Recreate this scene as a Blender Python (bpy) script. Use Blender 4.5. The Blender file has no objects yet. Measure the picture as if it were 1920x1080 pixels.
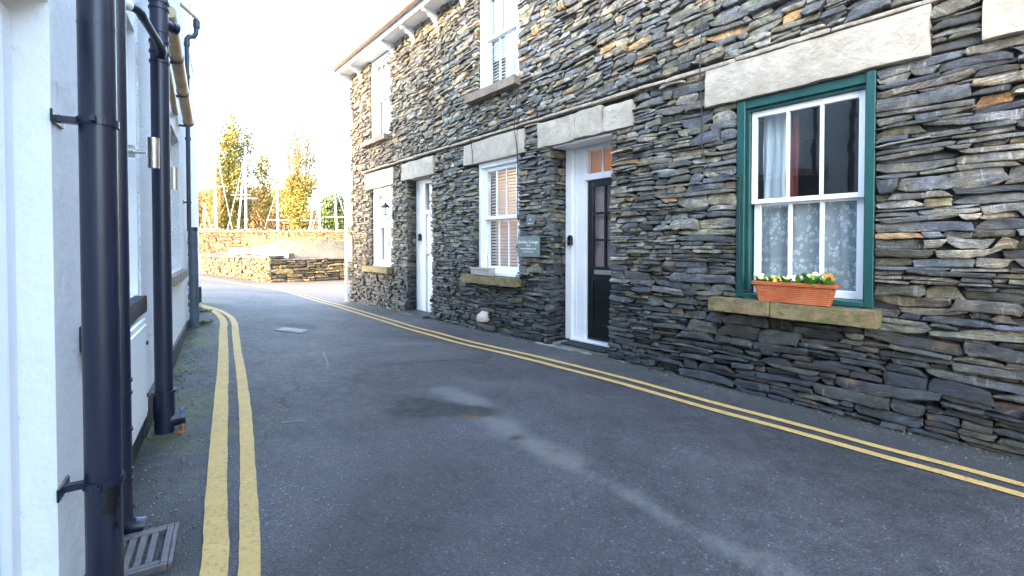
import bpy, math, random
import numpy as np
from mathutils import Matrix, Vector
R_=random.Random(7); rng=np.random.default_rng(11)
C=bpy.context.scene; COL=C.collection; rad=math.radians
# ------------------------------------------------------------------ camera, sky, sun, exposure
cam=bpy.data.cameras.new('camera'); camo=bpy.data.objects.new('camera',cam); COL.objects.link(camo)
cam.sensor_width=36; cam.lens=16.0; cam.shift_y=-65.1/1920; cam.clip_start=.05; cam.clip_end=2000
camo.location=(0,0,1.1); camo.rotation_euler=(rad(89),0,0); C.camera=camo
w=bpy.data.worlds.new('World'); C.world=w; w.use_nodes=True
wn=w.node_tree; bg=wn.nodes['Background']; sky=wn.nodes.new('ShaderNodeTexSky')
sky.sky_type='NISHITA'; sky.sun_disc=False; sky.sun_elevation=rad(10); sky.sun_rotation=rad(223)
sky.dust_density=4.5; sky.air_density=1.0; sky.ozone_density=1.6
wn.links.new(sky.outputs[0],bg.inputs[0]); bg.inputs[1].default_value=.15
sl=bpy.data.lights.new('sun','SUN'); sl.energy=.7; sl.angle=rad(10); sl.color=(1,.74,.42)
so=bpy.data.objects.new('sun',sl); COL.objects.link(so)
so.rotation_euler=Vector((.68*math.cos(rad(10)),.733*math.cos(rad(10)),-math.sin(rad(10)))).to_track_quat('-Z','Y').to_euler()
C.view_settings.view_transform='Standard'; C.view_settings.look='None'; C.view_settings.exposure=4.8; C.view_settings.gamma=1
C.render.engine='CYCLES'
# ------------------------------------------------------------------ frames
def mat4(o,x,y): return Matrix(((x[0],y[0],0,o[0]),(x[1],y[1],0,o[1]),(0,0,1,0),(0,0,0,1)))
FW=Matrix.Identity(4)
FR=mat4((2.829,2.415),(.6491,-.7606),(.7606,.6491))     # right-hand terrace: x along wall (to the right), y into wall
FL=mat4((-1.242,1.24),(-.530,.848),(-.848,-.530))       # left-hand building: x away along wall, y into wall
# ------------------------------------------------------------------ ground height
GP=np.array([(-1.2,1.3,.05),(-1.0,1.5,.02),(0,2.5,0),(-.6,.8,.02),(-1.93,2.5,.075),(-3.2,4.57,.135),(-3.35,5.3,.175),(-4.7,6.9,.2),(-2.7,5.6,.05),(-6,9.5,.12),(-11.2,16.4,.1),(-7.5,14,-.05),(-5.7,15.7,-.1),
(-3.53,9.87,-.11),(-1.26,7.2,-.06),(.69,4.93,-.03),(2.83,2.42,-.06),(4.8,.1,-.08),(.3,.3,0),(-14,28,0),(-6,24,0),(2,16,-.1),(-14,9,.2),(2,-5,0),(-2,-5,.05)],float)
def _U(r2): return .5*r2*np.log(r2+1e-9)
_n=len(GP); _P=np.c_[np.ones(_n),GP[:,:2]]
_K=_U(((GP[:,None,:2]-GP[None,:,:2])**2).sum(-1))+np.eye(_n)*.25
_W=np.linalg.solve(np.block([[_K,_P],[_P.T,np.zeros((3,3))]]),np.r_[GP[:,2],0,0,0])
def g(x,y):
    x=np.asarray(x,float); y=np.asarray(y,float)
    z=_W[_n]+_W[_n+1]*x+_W[_n+2]*y
    for i in range(_n): z=z+_W[i]*_U((x-GP[i,0])**2+(y-GP[i,1])**2)
    return np.clip(z,-.2,.3)
def gF(F,x,y):
    p=F@Vector((x,y,0)); return float(g(p.x,p.y))
# ------------------------------------------------------------------ numpy noise
def _h(i,j,k,s):
    n=(i*374761393+j*668265263+k*2147483647+s*974711)&0x7fffffff
    n=((n^(n>>13))*1274126177)&0x7fffffff
    return ((n^(n>>16))&0xffff)/65535.*2-1
def noise(p,s=0):
    p=np.asarray(p,float); f=np.floor(p).astype(np.int64); t=p-f; t=t*t*(3-2*t)
    i,j,k=f[...,0],f[...,1],f[...,2]; a,b,c=t[...,0],t[...,1],t[...,2]
    r=0
    for di in (0,1):
        for dj in (0,1):
            for dk in (0,1):
                r=r+_h(i+di,j+dj,k+dk,s)*(a if di else 1-a)*(b if dj else 1-b)*(c if dk else 1-c)
    return r
# ------------------------------------------------------------------ materials
def newmat(name):
    m=bpy.data.materials.new(name); m.use_nodes=True; nt=m.node_tree
    return m,nt,nt.nodes['Principled BSDF'],lambda t:nt.nodes.new('ShaderNode'+t),nt.links.new
def ramp(N,stops):
    r=N('ValToRGB'); e=r.color_ramp.elements
    while len(e)<len(stops): e.new(.5)
    for a,(p,c) in zip(e,stops):
        a.position=p; a.color=(c,c,c,1) if not hasattr(c,'__len__') else (*c,1)
    return r
def mixc(N,L,f,a,b,mode='MIX'):
    m=N('MixRGB'); m.blend_type=mode
    for i,v in enumerate((f,a,b)):
        if hasattr(v,'is_output') or isinstance(v,bpy.types.NodeSocket): L(v,m.inputs[i])
        elif hasattr(v,'__len__'): m.inputs[i].default_value=(*v,1)
        else: m.inputs[i].default_value=v if i==0 else (v,v,v,1)
    return m.outputs[0]
def nz(N,L,co,scale,det=4,rough=.55,stretch=None,w=None):
    t=N('TexNoise'); t.inputs['Scale'].default_value=scale; t.inputs['Detail'].default_value=det; t.inputs['Roughness'].default_value=rough
    if stretch:
        mp=N('Mapping'); mp.inputs['Scale'].default_value=stretch; L(co,mp.inputs[0]); L(mp.outputs[0],t.inputs['Vector'])
    else: L(co,t.inputs['Vector'])
    return t.outputs[0]
def bump(N,L,h,dist,strength=1,prev=None):
    b=N('Bump'); b.inputs['Distance'].default_value=dist; b.inputs['Strength'].default_value=strength; L(h,b.inputs['Height'])
    if prev is not None: L(prev,b.inputs['Normal'])
    return b.outputs[0]
def simple(name,col,rough=.5,var=.15,vs=6,bmp=0,bs=60,metal=0,col2=None,spec=.5,stretch=None):
    """colour with soft mottling, optional second colour in patches, optional fine bump"""
    m,nt,P,N,L=newmat(name); tc=N('TexCoord').outputs['Object']
    n1=nz(N,L,tc,vs,5,.6,stretch); r=ramp(N,[(.3,1-var),(.7,1+var)]); L(n1,r.inputs[0])
    c=mixc(N,L,1.,col,r.outputs[0],'MULTIPLY')
    if col2:
        n2=nz(N,L,tc,vs*.7,6,.65,stretch); r2=ramp(N,[(.48,0),(.62,1)]); L(n2,r2.inputs[0]); c=mixc(N,L,r2.outputs[0],c,col2)
    L(c,P.inputs['Base Color']); P.inputs['Roughness'].default_value=rough; P.inputs['Metallic'].default_value=metal
    P.inputs['Specular IOR Level'].default_value=spec
    if bmp: L(bump(N,L,nz(N,L,tc,bs,5,.6,stretch),bmp),P.inputs['Normal'])
    return m
def stone_mat(name,sheen=.5,streak=.5,tone=1.):
    m,nt,P,N,L=newmat(name); uv=N('UVMap').outputs[0]; at=N('Attribute'); at.attribute_name='Col'
    a=nz(N,L,uv,9,6,.65); r=ramp(N,[(.3,.34),(.5,.95),(.70,2.0)]); L(a,r.inputs[0])
    c=mixc(N,L,1.,at.outputs[0],r.outputs[0],'MULTIPLY')
    fg=nz(N,L,uv,70,5,.75,(1,2.2,1)); rfg=ramp(N,[(.35,.6),(.5,1.),(.65,1.6)]); L(fg,rfg.inputs[0]); c=mixc(N,L,1.,c,rfg.outputs[0],'MULTIPLY')
    hu=nz(N,L,uv,6,3,.6,(1,1,1)); rh=ramp(N,[(.35,(.90,.98,1.18)),(.5,(1,1,.98)),(.66,(1.18,1.04,.80))]); L(hu,rh.inputs[0]); c=mixc(N,L,1.,c,rh.outputs[0],'MULTIPLY')
    c=mixc(N,L,1.,c,(tone,tone,tone),'MULTIPLY')
    s=nz(N,L,uv,1,5,.6,(9,110,1)); rs=ramp(N,[(.50,0),(.68,1)]); L(s,rs.inputs[0])
    s3=nz(N,L,uv,4,2,.5); r3=ramp(N,[(.38,0),(.58,1)]); L(s3,r3.inputs[0])
    fm=mixc(N,L,1.,rs.outputs[0],r3.outputs[0],'MULTIPLY'); fm=mixc(N,L,1.,fm,(streak,)*3,'MULTIPLY')
    hl=mixc(N,L,1.,c,(2.7,2.7,2.65),'MULTIPLY'); hl=mixc(N,L,1.,hl,(.035,.035,.035),'ADD'); c=mixc(N,L,fm,c,hl)
    # quartz veins crossing the bedding
    v=nz(N,L,uv,1,3,.5,(30,5,1)); rv=ramp(N,[(.64,0),(.70,.75)]); L(v,rv.inputs[0]); hv=mixc(N,L,1.,at.outputs[0],(2.4,2.4,2.4),'MULTIPLY'); hv=mixc(N,L,1.,hv,(.06,.06,.06),'ADD'); c=mixc(N,L,rv.outputs[0],c,hv)
    # iron staining
    b=nz(N,L,uv,5,5,.6); rb=ramp(N,[(.60,0),(.74,.7)]); L(b,rb.inputs[0]); c=mixc(N,L,rb.outputs[0],c,(.17,.115,.055))
    dk=nz(N,L,uv,14,4,.6); rd=ramp(N,[(.27,.85),(.40,0)]); L(dk,rd.inputs[0]); c=mixc(N,L,rd.outputs[0],c,(.03,.032,.036))
    L(c,P.inputs['Base Color']); P.inputs['Roughness'].default_value=1-sheen; P.inputs['Specular IOR Level'].default_value=.55
    n=bump(N,L,nz(N,L,uv,1,5,.65,(14,170,1)),.010,1.); n=bump(N,L,nz(N,L,uv,45,7,.7),.010,.9,n)
    L(n,P.inputs['Normal']); return m
M={}
M['slate']=stone_mat('slate_rubble',.42,.8)
M['fieldstone']=stone_mat('field_stone',.2,.35,1.0)
M['mortar']=simple('dark_joint',(.022,.022,.024),.95,.3,20,.01,60)
M['lintel']=simple('limewashed_slate',(.43,.375,.30),.8,.16,7,.012,26,col2=(.36,.31,.24))
M['white']=simple('white_gloss_paint',(.80,.81,.83),.32,.04,3,.0015,40)
M['green']=simple('green_gloss_paint',(.008,.066,.060),.34,.18,5,.002,50)
M['black']=simple('black_door_paint',(.008,.009,.011),.22,.2,5)
M['sill']=simple('mossy_sandstone',(.20,.145,.07),.8,.4,14,.014,50,col2=(.11,.115,.03))
M['sillbrown']=simple('brown_slate_sill',(.20,.155,.115),.75,.25,9,.01,40,col2=(.26,.21,.15))
M['string']=simple('drip_course_slate',(.40,.34,.26),.75,.35,14,.012,60,col2=(.27,.24,.20))
M['roofslate']=simple('roof_slate',(.07,.07,.08),.6,.3,8,.01,30)
M['gutter']=simple('weathered_brown_gutter',(.40,.28,.22),.5,.2,10)
M['terracotta']=simple('terracotta',(.40,.095,.028),.75,.2,16,.003,120,col2=(.46,.14,.05))
M['soil']=simple('soil',(.03,.02,.013),.95,.3,40,.02,60)
M['leaf']=simple('leaf_green',(.12,.34,.035),.5,.3,30)
M['petalyellow']=simple('petal_yellow',(.85,.62,.06),.6,.12,30)
M['petalpale']=simple('petal_pale_yellow',(.85,.76,.30),.6,.1,30)
M['petalwhite']=simple('petal_white',(.82,.80,.74),.6,.08,30)
M['petalorange']=simple('petal_orange',(.80,.22,.03),.6,.15,30)
M['steel']=simple('brushed_steel',(.56,.55,.52),.3,.1,5,.001,200,metal=1,stretch=(1,1,.05))
M['castiron']=simple('cast_iron',(.115,.11,.115),.5,.35,25,.004,90,metal=.35,col2=(.15,.10,.075))
M['dark']=simple('dark_interior',(.03,.032,.04),.9,.2,3)
M['roomwarm']=simple('warm_room_wall',(.62,.45,.30),.9,.1,2)
M['blind']=simple('blind_slat',(.62,.60,.56),.5,.05,3)
M['red']=simple('red_curtain',(.22,.03,.02),.9,.2,8,.004,60)
M['rubber']=simple('rubber_mat',(.012,.012,.014),.85,.2,50,.006,150)
M['plaque']=simple('green_slate_plaque',(.13,.18,.165),.5,.15,12,.002,80)
M['plaquedark']=simple('small_slate_plaque',(.11,.12,.13),.5,.15,12,.002,80)
M['letter']=simple('painted_lettering',(.72,.72,.70),.6,.05,5)
M['letterred']=simple('faded_red_lettering',(.62,.42,.42),.6,.05,5)
M['concrete']=simple('concrete',(.22,.215,.20),.9,.25,8,.01,60,col2=(.15,.15,.13))
M['pinkstone']=simple('pinkish_stone',(.52,.40,.36),.85,.12,12,.01,50)
M['cable']=simple('cable',(.03,.028,.026),.6,.1,5)
M['goldpipe']=simple('weathered_brass_brown_pipe',(.40,.27,.14),.38,.22,6,.001,60,metal=.25,col2=(.50,.37,.22))
M['greypipe']=simple('grey_blue_pipe',(.075,.095,.13),.45,.2,8)
M['bark']=simple('bark',(.15,.10,.04),.9,.3,10,.02,40)
M['twig']=simple('bare_twigs',(.10,.052,.022),.9,.3,3)
M['ivy']=simple('ivy_leaves',(.13,.125,.015),.55,.45,1.3,col2=(.22,.155,.02))
M['ivydark']=simple('dark_ivy_leaves',(.035,.075,.018),.55,.5,1.5,col2=(.10,.12,.03))
M['mast']=simple('white_mast',(.55,.52,.47),.35,.05,4)
M['wire']=simple('rigging_wire',(.55,.55,.55),.4,.05,4)
M['gravel']=simple('gravel_heap',(.10,.075,.055),.95,.6,22,.06,18,col2=(.15,.115,.08))
M['drygrass']=simple('dry_grass',(.13,.105,.03),.9,.3,10,.02,60)
M['fieldcope']=simple('coping_stone',(.10,.08,.06),.9,.4,6,.02,20)
M['timber']=simple('pale_weathered_timber',(.26,.22,.17),.8,.15,6,.006,40)
M['timberend']=simple('sawn_timber_end',(.16,.09,.05),.9,.3,20)
M['hill']=simple('wooded_hill',(.05,.06,.085),1,.2,.05)
M['outer']=simple('rough_ground',(.16,.13,.09),.95,.3,.6,col2=(.12,.12,.05))
M['copper']=simple('rusty_fitting',(.22,.085,.035),.8,.3,40,.003,80)
M['moss']=simple('moss_and_weeds',(.10,.13,.02),.9,.4,30)
M['chips']=simple('pale_stone_chips',(.26,.25,.235),.85,.6,40,col2=(.12,.11,.10))
def glass_mat(name,tint=(.9,.94,.95),rough=.0,dirt=.007):
    m,nt,P,N,L=newmat(name); nt.nodes.remove(P); out=nt.nodes['Material Output']
    tr=N('BsdfTransparent'); tr.inputs[0].default_value=(*tint,1); gl=N('BsdfGlossy'); gl.inputs['Roughness'].default_value=rough+.01
    lw_=N('LayerWeight'); pw=N('Math'); pw.operation='POWER'; L(lw_.outputs['Facing'],pw.inputs[0]); pw.inputs[1].default_value=4.; fr=N('Math'); fr.operation='MULTIPLY_ADD'; L(pw.outputs[0],fr.inputs[0]); fr.inputs[1].default_value=.88; fr.inputs[2].default_value=.05; tc=N('TexCoord').outputs['Object']
    b=bump(N,L,nz(N,L,tc,3,2,.5),.004,.5); L(b,gl.inputs['Normal'])
    mx=N('MixShader'); L(fr.outputs[0],mx.inputs[0]); L(tr.outputs[0],mx.inputs[1]); L(gl.outputs[0],mx.inputs[2])
    df=N('BsdfDiffuse'); df.inputs[0].default_value=(.6,.62,.62,1); m2=N('MixShader'); m2.inputs[0].default_value=dirt
    L(mx.outputs[0],m2.inputs[1]); L(df.outputs[0],m2.inputs[2]); L(m2.outputs[0],out.inputs[0]); return m
M['glass']=glass_mat('window_glass')
def lace_mat(name,dens=.5,pattern=True):
    m,nt,P,N,L=newmat(name); nt.nodes.remove(P); out=nt.nodes['Material Output']; uv=N('UVMap').outputs[0]
    df=N('BsdfDiffuse'); df.inputs[0].default_value=(.90,.92,.96,1); tl=N('BsdfTranslucent'); tl.inputs[0].default_value=(.7,.72,.76,1)
    a=N('AddShader'); L(df.outputs[0],a.inputs[0]); L(tl.outputs[0],a.inputs[1]); tr=N('BsdfTransparent')
    mx=N('MixShader'); L(tr.outputs[0],mx.inputs[1]); L(df.outputs[0],mx.inputs[2])
    if pattern:
        v=N('TexVoronoi'); v.inputs['Scale'].default_value=25; L(uv,v.inputs['Vector'])
        r=ramp(N,[(.0,1),(.10,.2),(.16,1),(.40,.95),(.47,0)]); L(v.outputs['Distance'],r.inputs[0])
        v2=N('TexVoronoi'); v2.inputs['Scale'].default_value=60; L(uv,v2.inputs['Vector']); r2=ramp(N,[(.25,1),(.5,.35)]); L(v2.outputs['Distance'],r2.inputs[0])
        big=nz(N,L,uv,5,2,.5); rb=ramp(N,[(.36,0),(.50,1)]); L(big,rb.inputs[0])
        f=mixc(N,L,1.,r.outputs[0],r2.outputs[0],'MULTIPLY'); f=mixc(N,L,1.,f,rb.outputs[0],'MULTIPLY')
        f=mixc(N,L,f,(dens,)*3,(.95,)*3); L(f,mx.inputs[0])
    else: mx.inputs[0].default_value=dens
    L(mx.outputs[0],out.inputs[0]); return m
M['lace']=lace_mat('lace_curtain',.40); M['net']=lace_mat('net_curtain',.75,False)
def pipe_mat():
    m,nt,P,N,L=newmat('dark_navy_pipe_paint'); tc=N('TexCoord').outputs['Object']
    n=nz(N,L,tc,5,5,.6); c=mixc(N,L,n,(.005,.0075,.025),(.009,.014,.038))
    s=nz(N,L,tc,240,2,.5); r=ramp(N,[(.72,0),(.76,.5)]); L(s,r.inputs[0]); c=mixc(N,L,r.outputs[0],c,(.12,.12,.15))
    st_=nz(N,L,tc,1,5,.65,(60,60,3)); rst=ramp(N,[(.52,0),(.75,.30)]); L(st_,rst.inputs[0]); c=mixc(N,L,rst.outputs[0],c,(.05,.055,.085)); dr_=nz(N,L,tc,22,6,.75); rdr=ramp(N,[(.66,0),(.72,.5)]); L(dr_,rdr.inputs[0]); c=mixc(N,L,rdr.outputs[0],c,(.045,.038,.036)); L(c,P.inputs['Base Color']); P.inputs['Roughness'].default_value=.38; P.inputs['Coat Weight'].default_value=.25; P.inputs['Coat Roughness'].default_value=.25
    L(bump(N,L,nz(N,L,tc,9,3,.5),.002,.5),P.inputs['Normal']); return m
M['pipe']=pipe_mat()
def render_mat(name,dash):
    m,nt,P,N,L=newmat(name); tc=N('TexCoord').outputs['Object']
    n=nz(N,L,tc,2.2,6,.6); c=mixc(N,L,n,(.76,.78,.80),(.86,.86,.86))
    # dirt and flaking, heavier in broken patches
    d=nz(N,L,tc,13,7,.72,(1,1,.45)); r=ramp(N,[(.62,0),(.68,.5)]); L(d,r.inputs[0]); c=mixc(N,L,r.outputs[0],c,(.33,.32,.33))
    L(c,P.inputs['Base Color']); P.inputs['Roughness'].default_value=.6 if not dash else .75
    if dash:
        v=N('TexVoronoi'); v.inputs['Scale'].default_value=95; L(tc,v.inputs['Vector'])
        nn=bump(N,L,v.outputs['Distance'],.012,1.); nn=bump(N,L,nz(N,L,tc,45,5,.6),.012,.9,nn)
    else:
        nn=bump(N,L,nz(N,L,tc,7,3,.5),.012,.8); nn=bump(N,L,nz(N,L,tc,30,6,.6),.008,.6,nn)
    L(nn,P.inputs['Normal']); return m
M['render']=render_mat('white_painted_render',False); M['dash']=render_mat('white_roughcast',True)
M['plinth']=simple('black_plinth_paint',(.018,.018,.022),.6,.3,12,.008,50,col2=(.05,.05,.055))
M['whitedoor']=simple('white_board_paint',(.78,.80,.84),.45,.05,2,.002,30)
def yellow_mat():
    m,nt,P,N,L=newmat('worn_yellow_paint'); tc=N('TexCoord').outputs['Object']
    n=nz(N,L,tc,9,4,.6); c=mixc(N,L,n,(.47,.28,.075),(.62,.41,.14))
    a=nz(N,L,tc,60,6,.75); r=ramp(N,[(.38,1),(.46,0)]); L(a,r.inputs[0]); b=nz(N,L,tc,2.1,4,.6); rb=ramp(N,[(.38,.8),(.62,.2)]); L(b,rb.inputs[0])
    f=mixc(N,L,1.,r.outputs[0],rb.outputs[0],'MULTIPLY'); c=mixc(N,L,f,c,(.08,.075,.07))
    a2=nz(N,L,tc,14,6,.7); r2=ramp(N,[(.60,0),(.74,.45)]); L(a2,r2.inputs[0]); c=mixc(N,L,r2.outputs[0],c,(.22,.17,.08))
    L(c,P.inputs['Base Color']); P.inputs['Roughness'].default_value=.7
    L(bump(N,L,nz(N,L,tc,130,4,.6),.004,.8),P.inputs['Normal']); return m
M['yellow']=yellow_mat()
def road_mat():
    m,nt,P,N,L=newmat('asphalt'); tc=N('TexCoord').outputs['Object']
    ma=N('Attribute'); ma.attribute_name='mask'; mb=N('Attribute'); mb.attribute_name='mask2'
    sa=N('SeparateColor'); L(ma.outputs[0],sa.inputs[0]); sb=N('SeparateColor'); L(mb.outputs[0],sb.inputs[0])
    v=N('TexVoronoi'); v.inputs['Scale'].default_value=150; L(tc,v.inputs['Vector']); sc=N('SeparateColor'); L(v.outputs['Color'],sc.inputs[0])
    r=ramp(N,[(0,.038),(.5,.058),(.93,.075),(.985,.10),(1.,.20)]); L(sc.outputs[0],r.inputs[0]); c=mixc(N,L,1.,r.outputs[0],(1.10,1.0,1.08),'MULTIPLY')
    n=nz(N,L,tc,1.3,6,.65); rr=ramp(N,[(.3,.70),(.7,1.3)]); L(n,rr.inputs[0]); c=mixc(N,L,1.,c,rr.outputs[0],'MULTIPLY')
    n=nz(N,L,tc,13,5,.65); rr=ramp(N,[(.3,.8),(.7,1.2)]); L(n,rr.inputs[0]); c=mixc(N,L,1.,c,rr.outputs[0],'MULTIPLY')
    br=nz(N,L,tc,55,6,.75)
    wv=N('VectorMath'); wv.operation='MULTIPLY_ADD'; nzc=N('TexNoise'); nzc.inputs['Scale'].default_value=2.; nzc.inputs['Detail'].default_value=6; L(tc,nzc.inputs['Vector']); L(nzc.outputs['Color'],wv.inputs[0]); wv.inputs[1].default_value=(.9,.9,0); L(tc,wv.inputs[2])
    vc=N('TexVoronoi'); vc.feature='DISTANCE_TO_EDGE'; vc.inputs['Scale'].default_value=.62; L(wv.outputs[0],vc.inputs['Vector']); rc=ramp(N,[(.0,.75),(.006,0)]); L(vc.outputs['Distance'],rc.inputs[0])
    cm=nz(N,L,tc,.9,3,.5); rcm=ramp(N,[(.50,0),(.60,1)]); L(cm,rcm.inputs[0]); c=mixc(N,L,mixc(N,L,1.,rc.outputs[0],rcm.outputs[0],'MULTIPLY'),c,(.014,.014,.015))
    pt=nz(N,L,tc,.55,2,.4); rp=ramp(N,[(.44,.80),(.50,1.12),(.58,1.0),(.66,1.25)]); L(pt,rp.inputs[0]); c=mixc(N,L,1.,c,rp.outputs[0],'MULTIPLY')
    def mask(ch,lo,hi,col,amt,na=.9):
        nonlocal c
        a=N('Math'); a.operation='MULTIPLY_ADD'; L(br,a.inputs[0]); a.inputs[1].default_value=na; a.inputs[2].default_value=-na/2
        b=N('Math'); b.operation='ADD'; L(ch,b.inputs[0]); L(a.outputs[0],b.inputs[1])
        rr=ramp(N,[(lo,0),(hi,amt)]); L(b.outputs[0],rr.inputs[0]); c=mixc(N,L,rr.outputs[0],c,col)
    mask(sa.outputs[0],.10,.75,(.19,.178,.165),.62,.6)    # pale silt
    mask(sa.outputs[1],.18,.62,(.016,.0155,.016),.9,.7)   # dark damp patches, plus contact shadow painted along the wall feet
    mask(sb.outputs[1],.25,.7,(.12,.062,.022),.8,.7)      # rusty brown
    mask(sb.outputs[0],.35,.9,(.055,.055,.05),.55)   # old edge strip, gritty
    mask(sa.outputs[2],.3,.75,(.085,.10,.02),.7)     # moss
    mask(sb.outputs[2],.2,.7,(.15,.108,.085),.85)      # pinkish apron, and a warm tint growing along the far road
    L(c,P.inputs['Base Color']); ro=ramp(N,[(.3,.52),(.7,.85)]); L(n,ro.inputs[0]); L(ro.outputs[0],P.inputs['Roughness'])
    nn=bump(N,L,v.outputs['Distance'],.006,.8); nn=bump(N,L,nz(N,L,tc,260,3,.6),.003,.6,nn); L(nn,P.inputs['Normal']); return m
M['road']=road_mat()
# ------------------------------------------------------------------ mesh building
class MB:
    def __init__(s): s.v=[]; s.f=[]; s.sm=[]
    def add(s,vs,fs,smooth=False):
        o=len(s.v); s.v+= [tuple(v) for v in vs]; s.f+=[tuple(i+o for i in f) for f in fs]; s.sm+=[smooth]*len(fs); return s
    def box(s,x0,x1,y0,y1,z0,z1,b=0):
        if b<=0:
            s.add([(x0,y0,z0),(x1,y0,z0),(x1,y1,z0),(x0,y1,z0),(x0,y0,z1),(x1,y0,z1),(x1,y1,z1),(x0,y1,z1)],
                  [(0,3,2,1),(4,5,6,7),(0,1,5,4),(1,2,6,5),(2,3,7,6),(3,0,4,7)]); return s
        x0,x1=min(x0,x1),max(x0,x1);y0,y1=min(y0,y1),max(y0,y1);z0,z1=min(z0,z1),max(z0,z1)
        b=min(b,(x1-x0)/2.2,(y1-y0)/2.2,(z1-z0)/2.2); V=[];ix={}
        for a,(X,sx) in enumerate(((x0,1),(x1,-1))):
            for c,(Y,sy) in enumerate(((y0,1),(y1,-1))):
                for d,(Z,sz) in enumerate(((z0,1),(z1,-1))):
                    for k,p in enumerate(((X,Y+sy*b,Z+sz*b),(X+sx*b,Y,Z+sz*b),(X+sx*b,Y+sy*b,Z))):
                        ix[a,c,d,k]=len(V); V.append(p)
        F=[]
        for a in (0,1): F.append([ix[a,0,0,0],ix[a,1,0,0],ix[a,1,1,0],ix[a,0,1,0]])
        for c in (0,1): F.append([ix[0,c,0,1],ix[1,c,0,1],ix[1,c,1,1],ix[0,c,1,1]])
        for d in (0,1): F.append([ix[0,0,d,2],ix[1,0,d,2],ix[1,1,d,2],ix[0,1,d,2]])
        for a in (0,1):
            for c in (0,1): F.append([ix[a,c,0,0],ix[a,c,1,0],ix[a,c,1,1],ix[a,c,0,1]])
            for d in (0,1): F.append([ix[a,0,d,0],ix[a,1,d,0],ix[a,1,d,2],ix[a,0,d,2]])
        for c in (0,1):
            for d in (0,1): F.append([ix[0,c,d,1],ix[1,c,d,1],ix[1,c,d,2],ix[0,c,d,2]])
        for a in (0,1):
            for c in (0,1):
                for d in (0,1): F.append([ix[a,c,d,0],ix[a,c,d,1],ix[a,c,d,2]])
        s.add(V,F); return s
    def tube(s,pts,r,n=12,caps=True,smooth=True):
        pts=[Vector(p) for p in pts]; rs=r if hasattr(r,'__len__') else [r]*len(pts); V=[];F=[]; up=None
        for i,p in enumerate(pts):
            t=(pts[min(i+1,len(pts)-1)]-pts[max(i-1,0)]).normalized()
            if up is None: up=Vector((0,0,1)) if abs(t.z)<.9 else Vector((1,0,0))
            a=t.cross(up).normalized(); b=t.cross(a).normalized(); up=-b if False else up
            for k in range(n):
                q=2*math.pi*k/n; V.append(p+a*math.cos(q)*rs[i]+b*math.sin(q)*rs[i])
        for i in range(len(pts)-1):
            for k in range(n): F.append((i*n+k,i*n+(k+1)%n,(i+1)*n+(k+1)%n,(i+1)*n+k))
        s.add(V,F,smooth)
        if caps: s.add(V[:n],[tuple(range(n))]); s.add(V[-n:],[tuple(range(n))])
        return s
    def prism(s,poly,x0,x1):   # polygon in (y,z) extruded along x
        n=len(poly); s.add([(x0,y,z) for y,z in poly]+[(x1,y,z) for y,z in poly],
            [tuple(range(n)),tuple(range(2*n-1,n-1,-1))]+[(i,(i+1)%n,n+(i+1)%n,n+i) for i in range(n)]); return s
    def ring(s,c,r0,r1,z0,z1,n=28): # vertical annulus
        V=[];F=[]
        for k in range(n):
            q=2*math.pi*k/n; x,y=math.cos(q),math.sin(q)
            for (r,z) in ((r0,z0),(r1,z0),(r1,z1),(r0,z1)): V.append((c[0]+x*r,c[1]+y*r,z))
        for k in range(n):
            a=4*k;b=4*((k+1)%n)
            for j in range(4): F.append((a+j,b+j,b+(j+1)%4,a+(j+1)%4))
        s.add(V,F); return s
    def build(s,name,mat,parent=None,F=FW,o=(0,0,0),label=None):
        me=bpy.data.meshes.new(name); ox=Vector(o); me.from_pydata([Vector(v)-ox for v in s.v],[],s.f)
        for p,k in zip(me.polygons,s.sm): p.use_smooth=k
        me.update(); bmf(me)
        if any(s.sm): me.set_sharp_from_angle(angle=rad(32))
        return link(name,me,mat,parent,F,o,label)
def bmf(me):
    import bmesh
    b=bmesh.new(); b.from_mesh(me); bmesh.ops.recalc_face_normals(b,faces=b.faces); b.to_mesh(me); b.free()
def link(name,me,mat,parent=None,F=FW,o=(0,0,0),label=None):
    ob=bpy.data.objects.new(name,me); COL.objects.link(ob)
    if mat: me.materials.append(mat)
    if parent is not None: ob.parent=parent
    else: ob.matrix_world=F@Matrix.Translation(o)
    if label: ob['label']=label
    return ob
def tag(o,label,cat,group=None):
    o['label']=label; o['category']=cat
    if group: o['group']=group
    return o
def thing(name,label,cat,F=FW,o=(0,0,0),group=None):
    e=bpy.data.objects.new(name,None); COL.objects.link(e); e.empty_display_size=.1
    e.matrix_world=F@Matrix.Translation(o); return tag(e,label,cat,group)
def kind(o,k='structure'): o['kind']=k; return o
def copy_tree(o,parent=None):
    c=o.copy(); COL.objects.link(c)
    if parent is not None: c.parent=parent
    for ch in list(o.children): copy_tree(ch,c)
    return c
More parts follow.
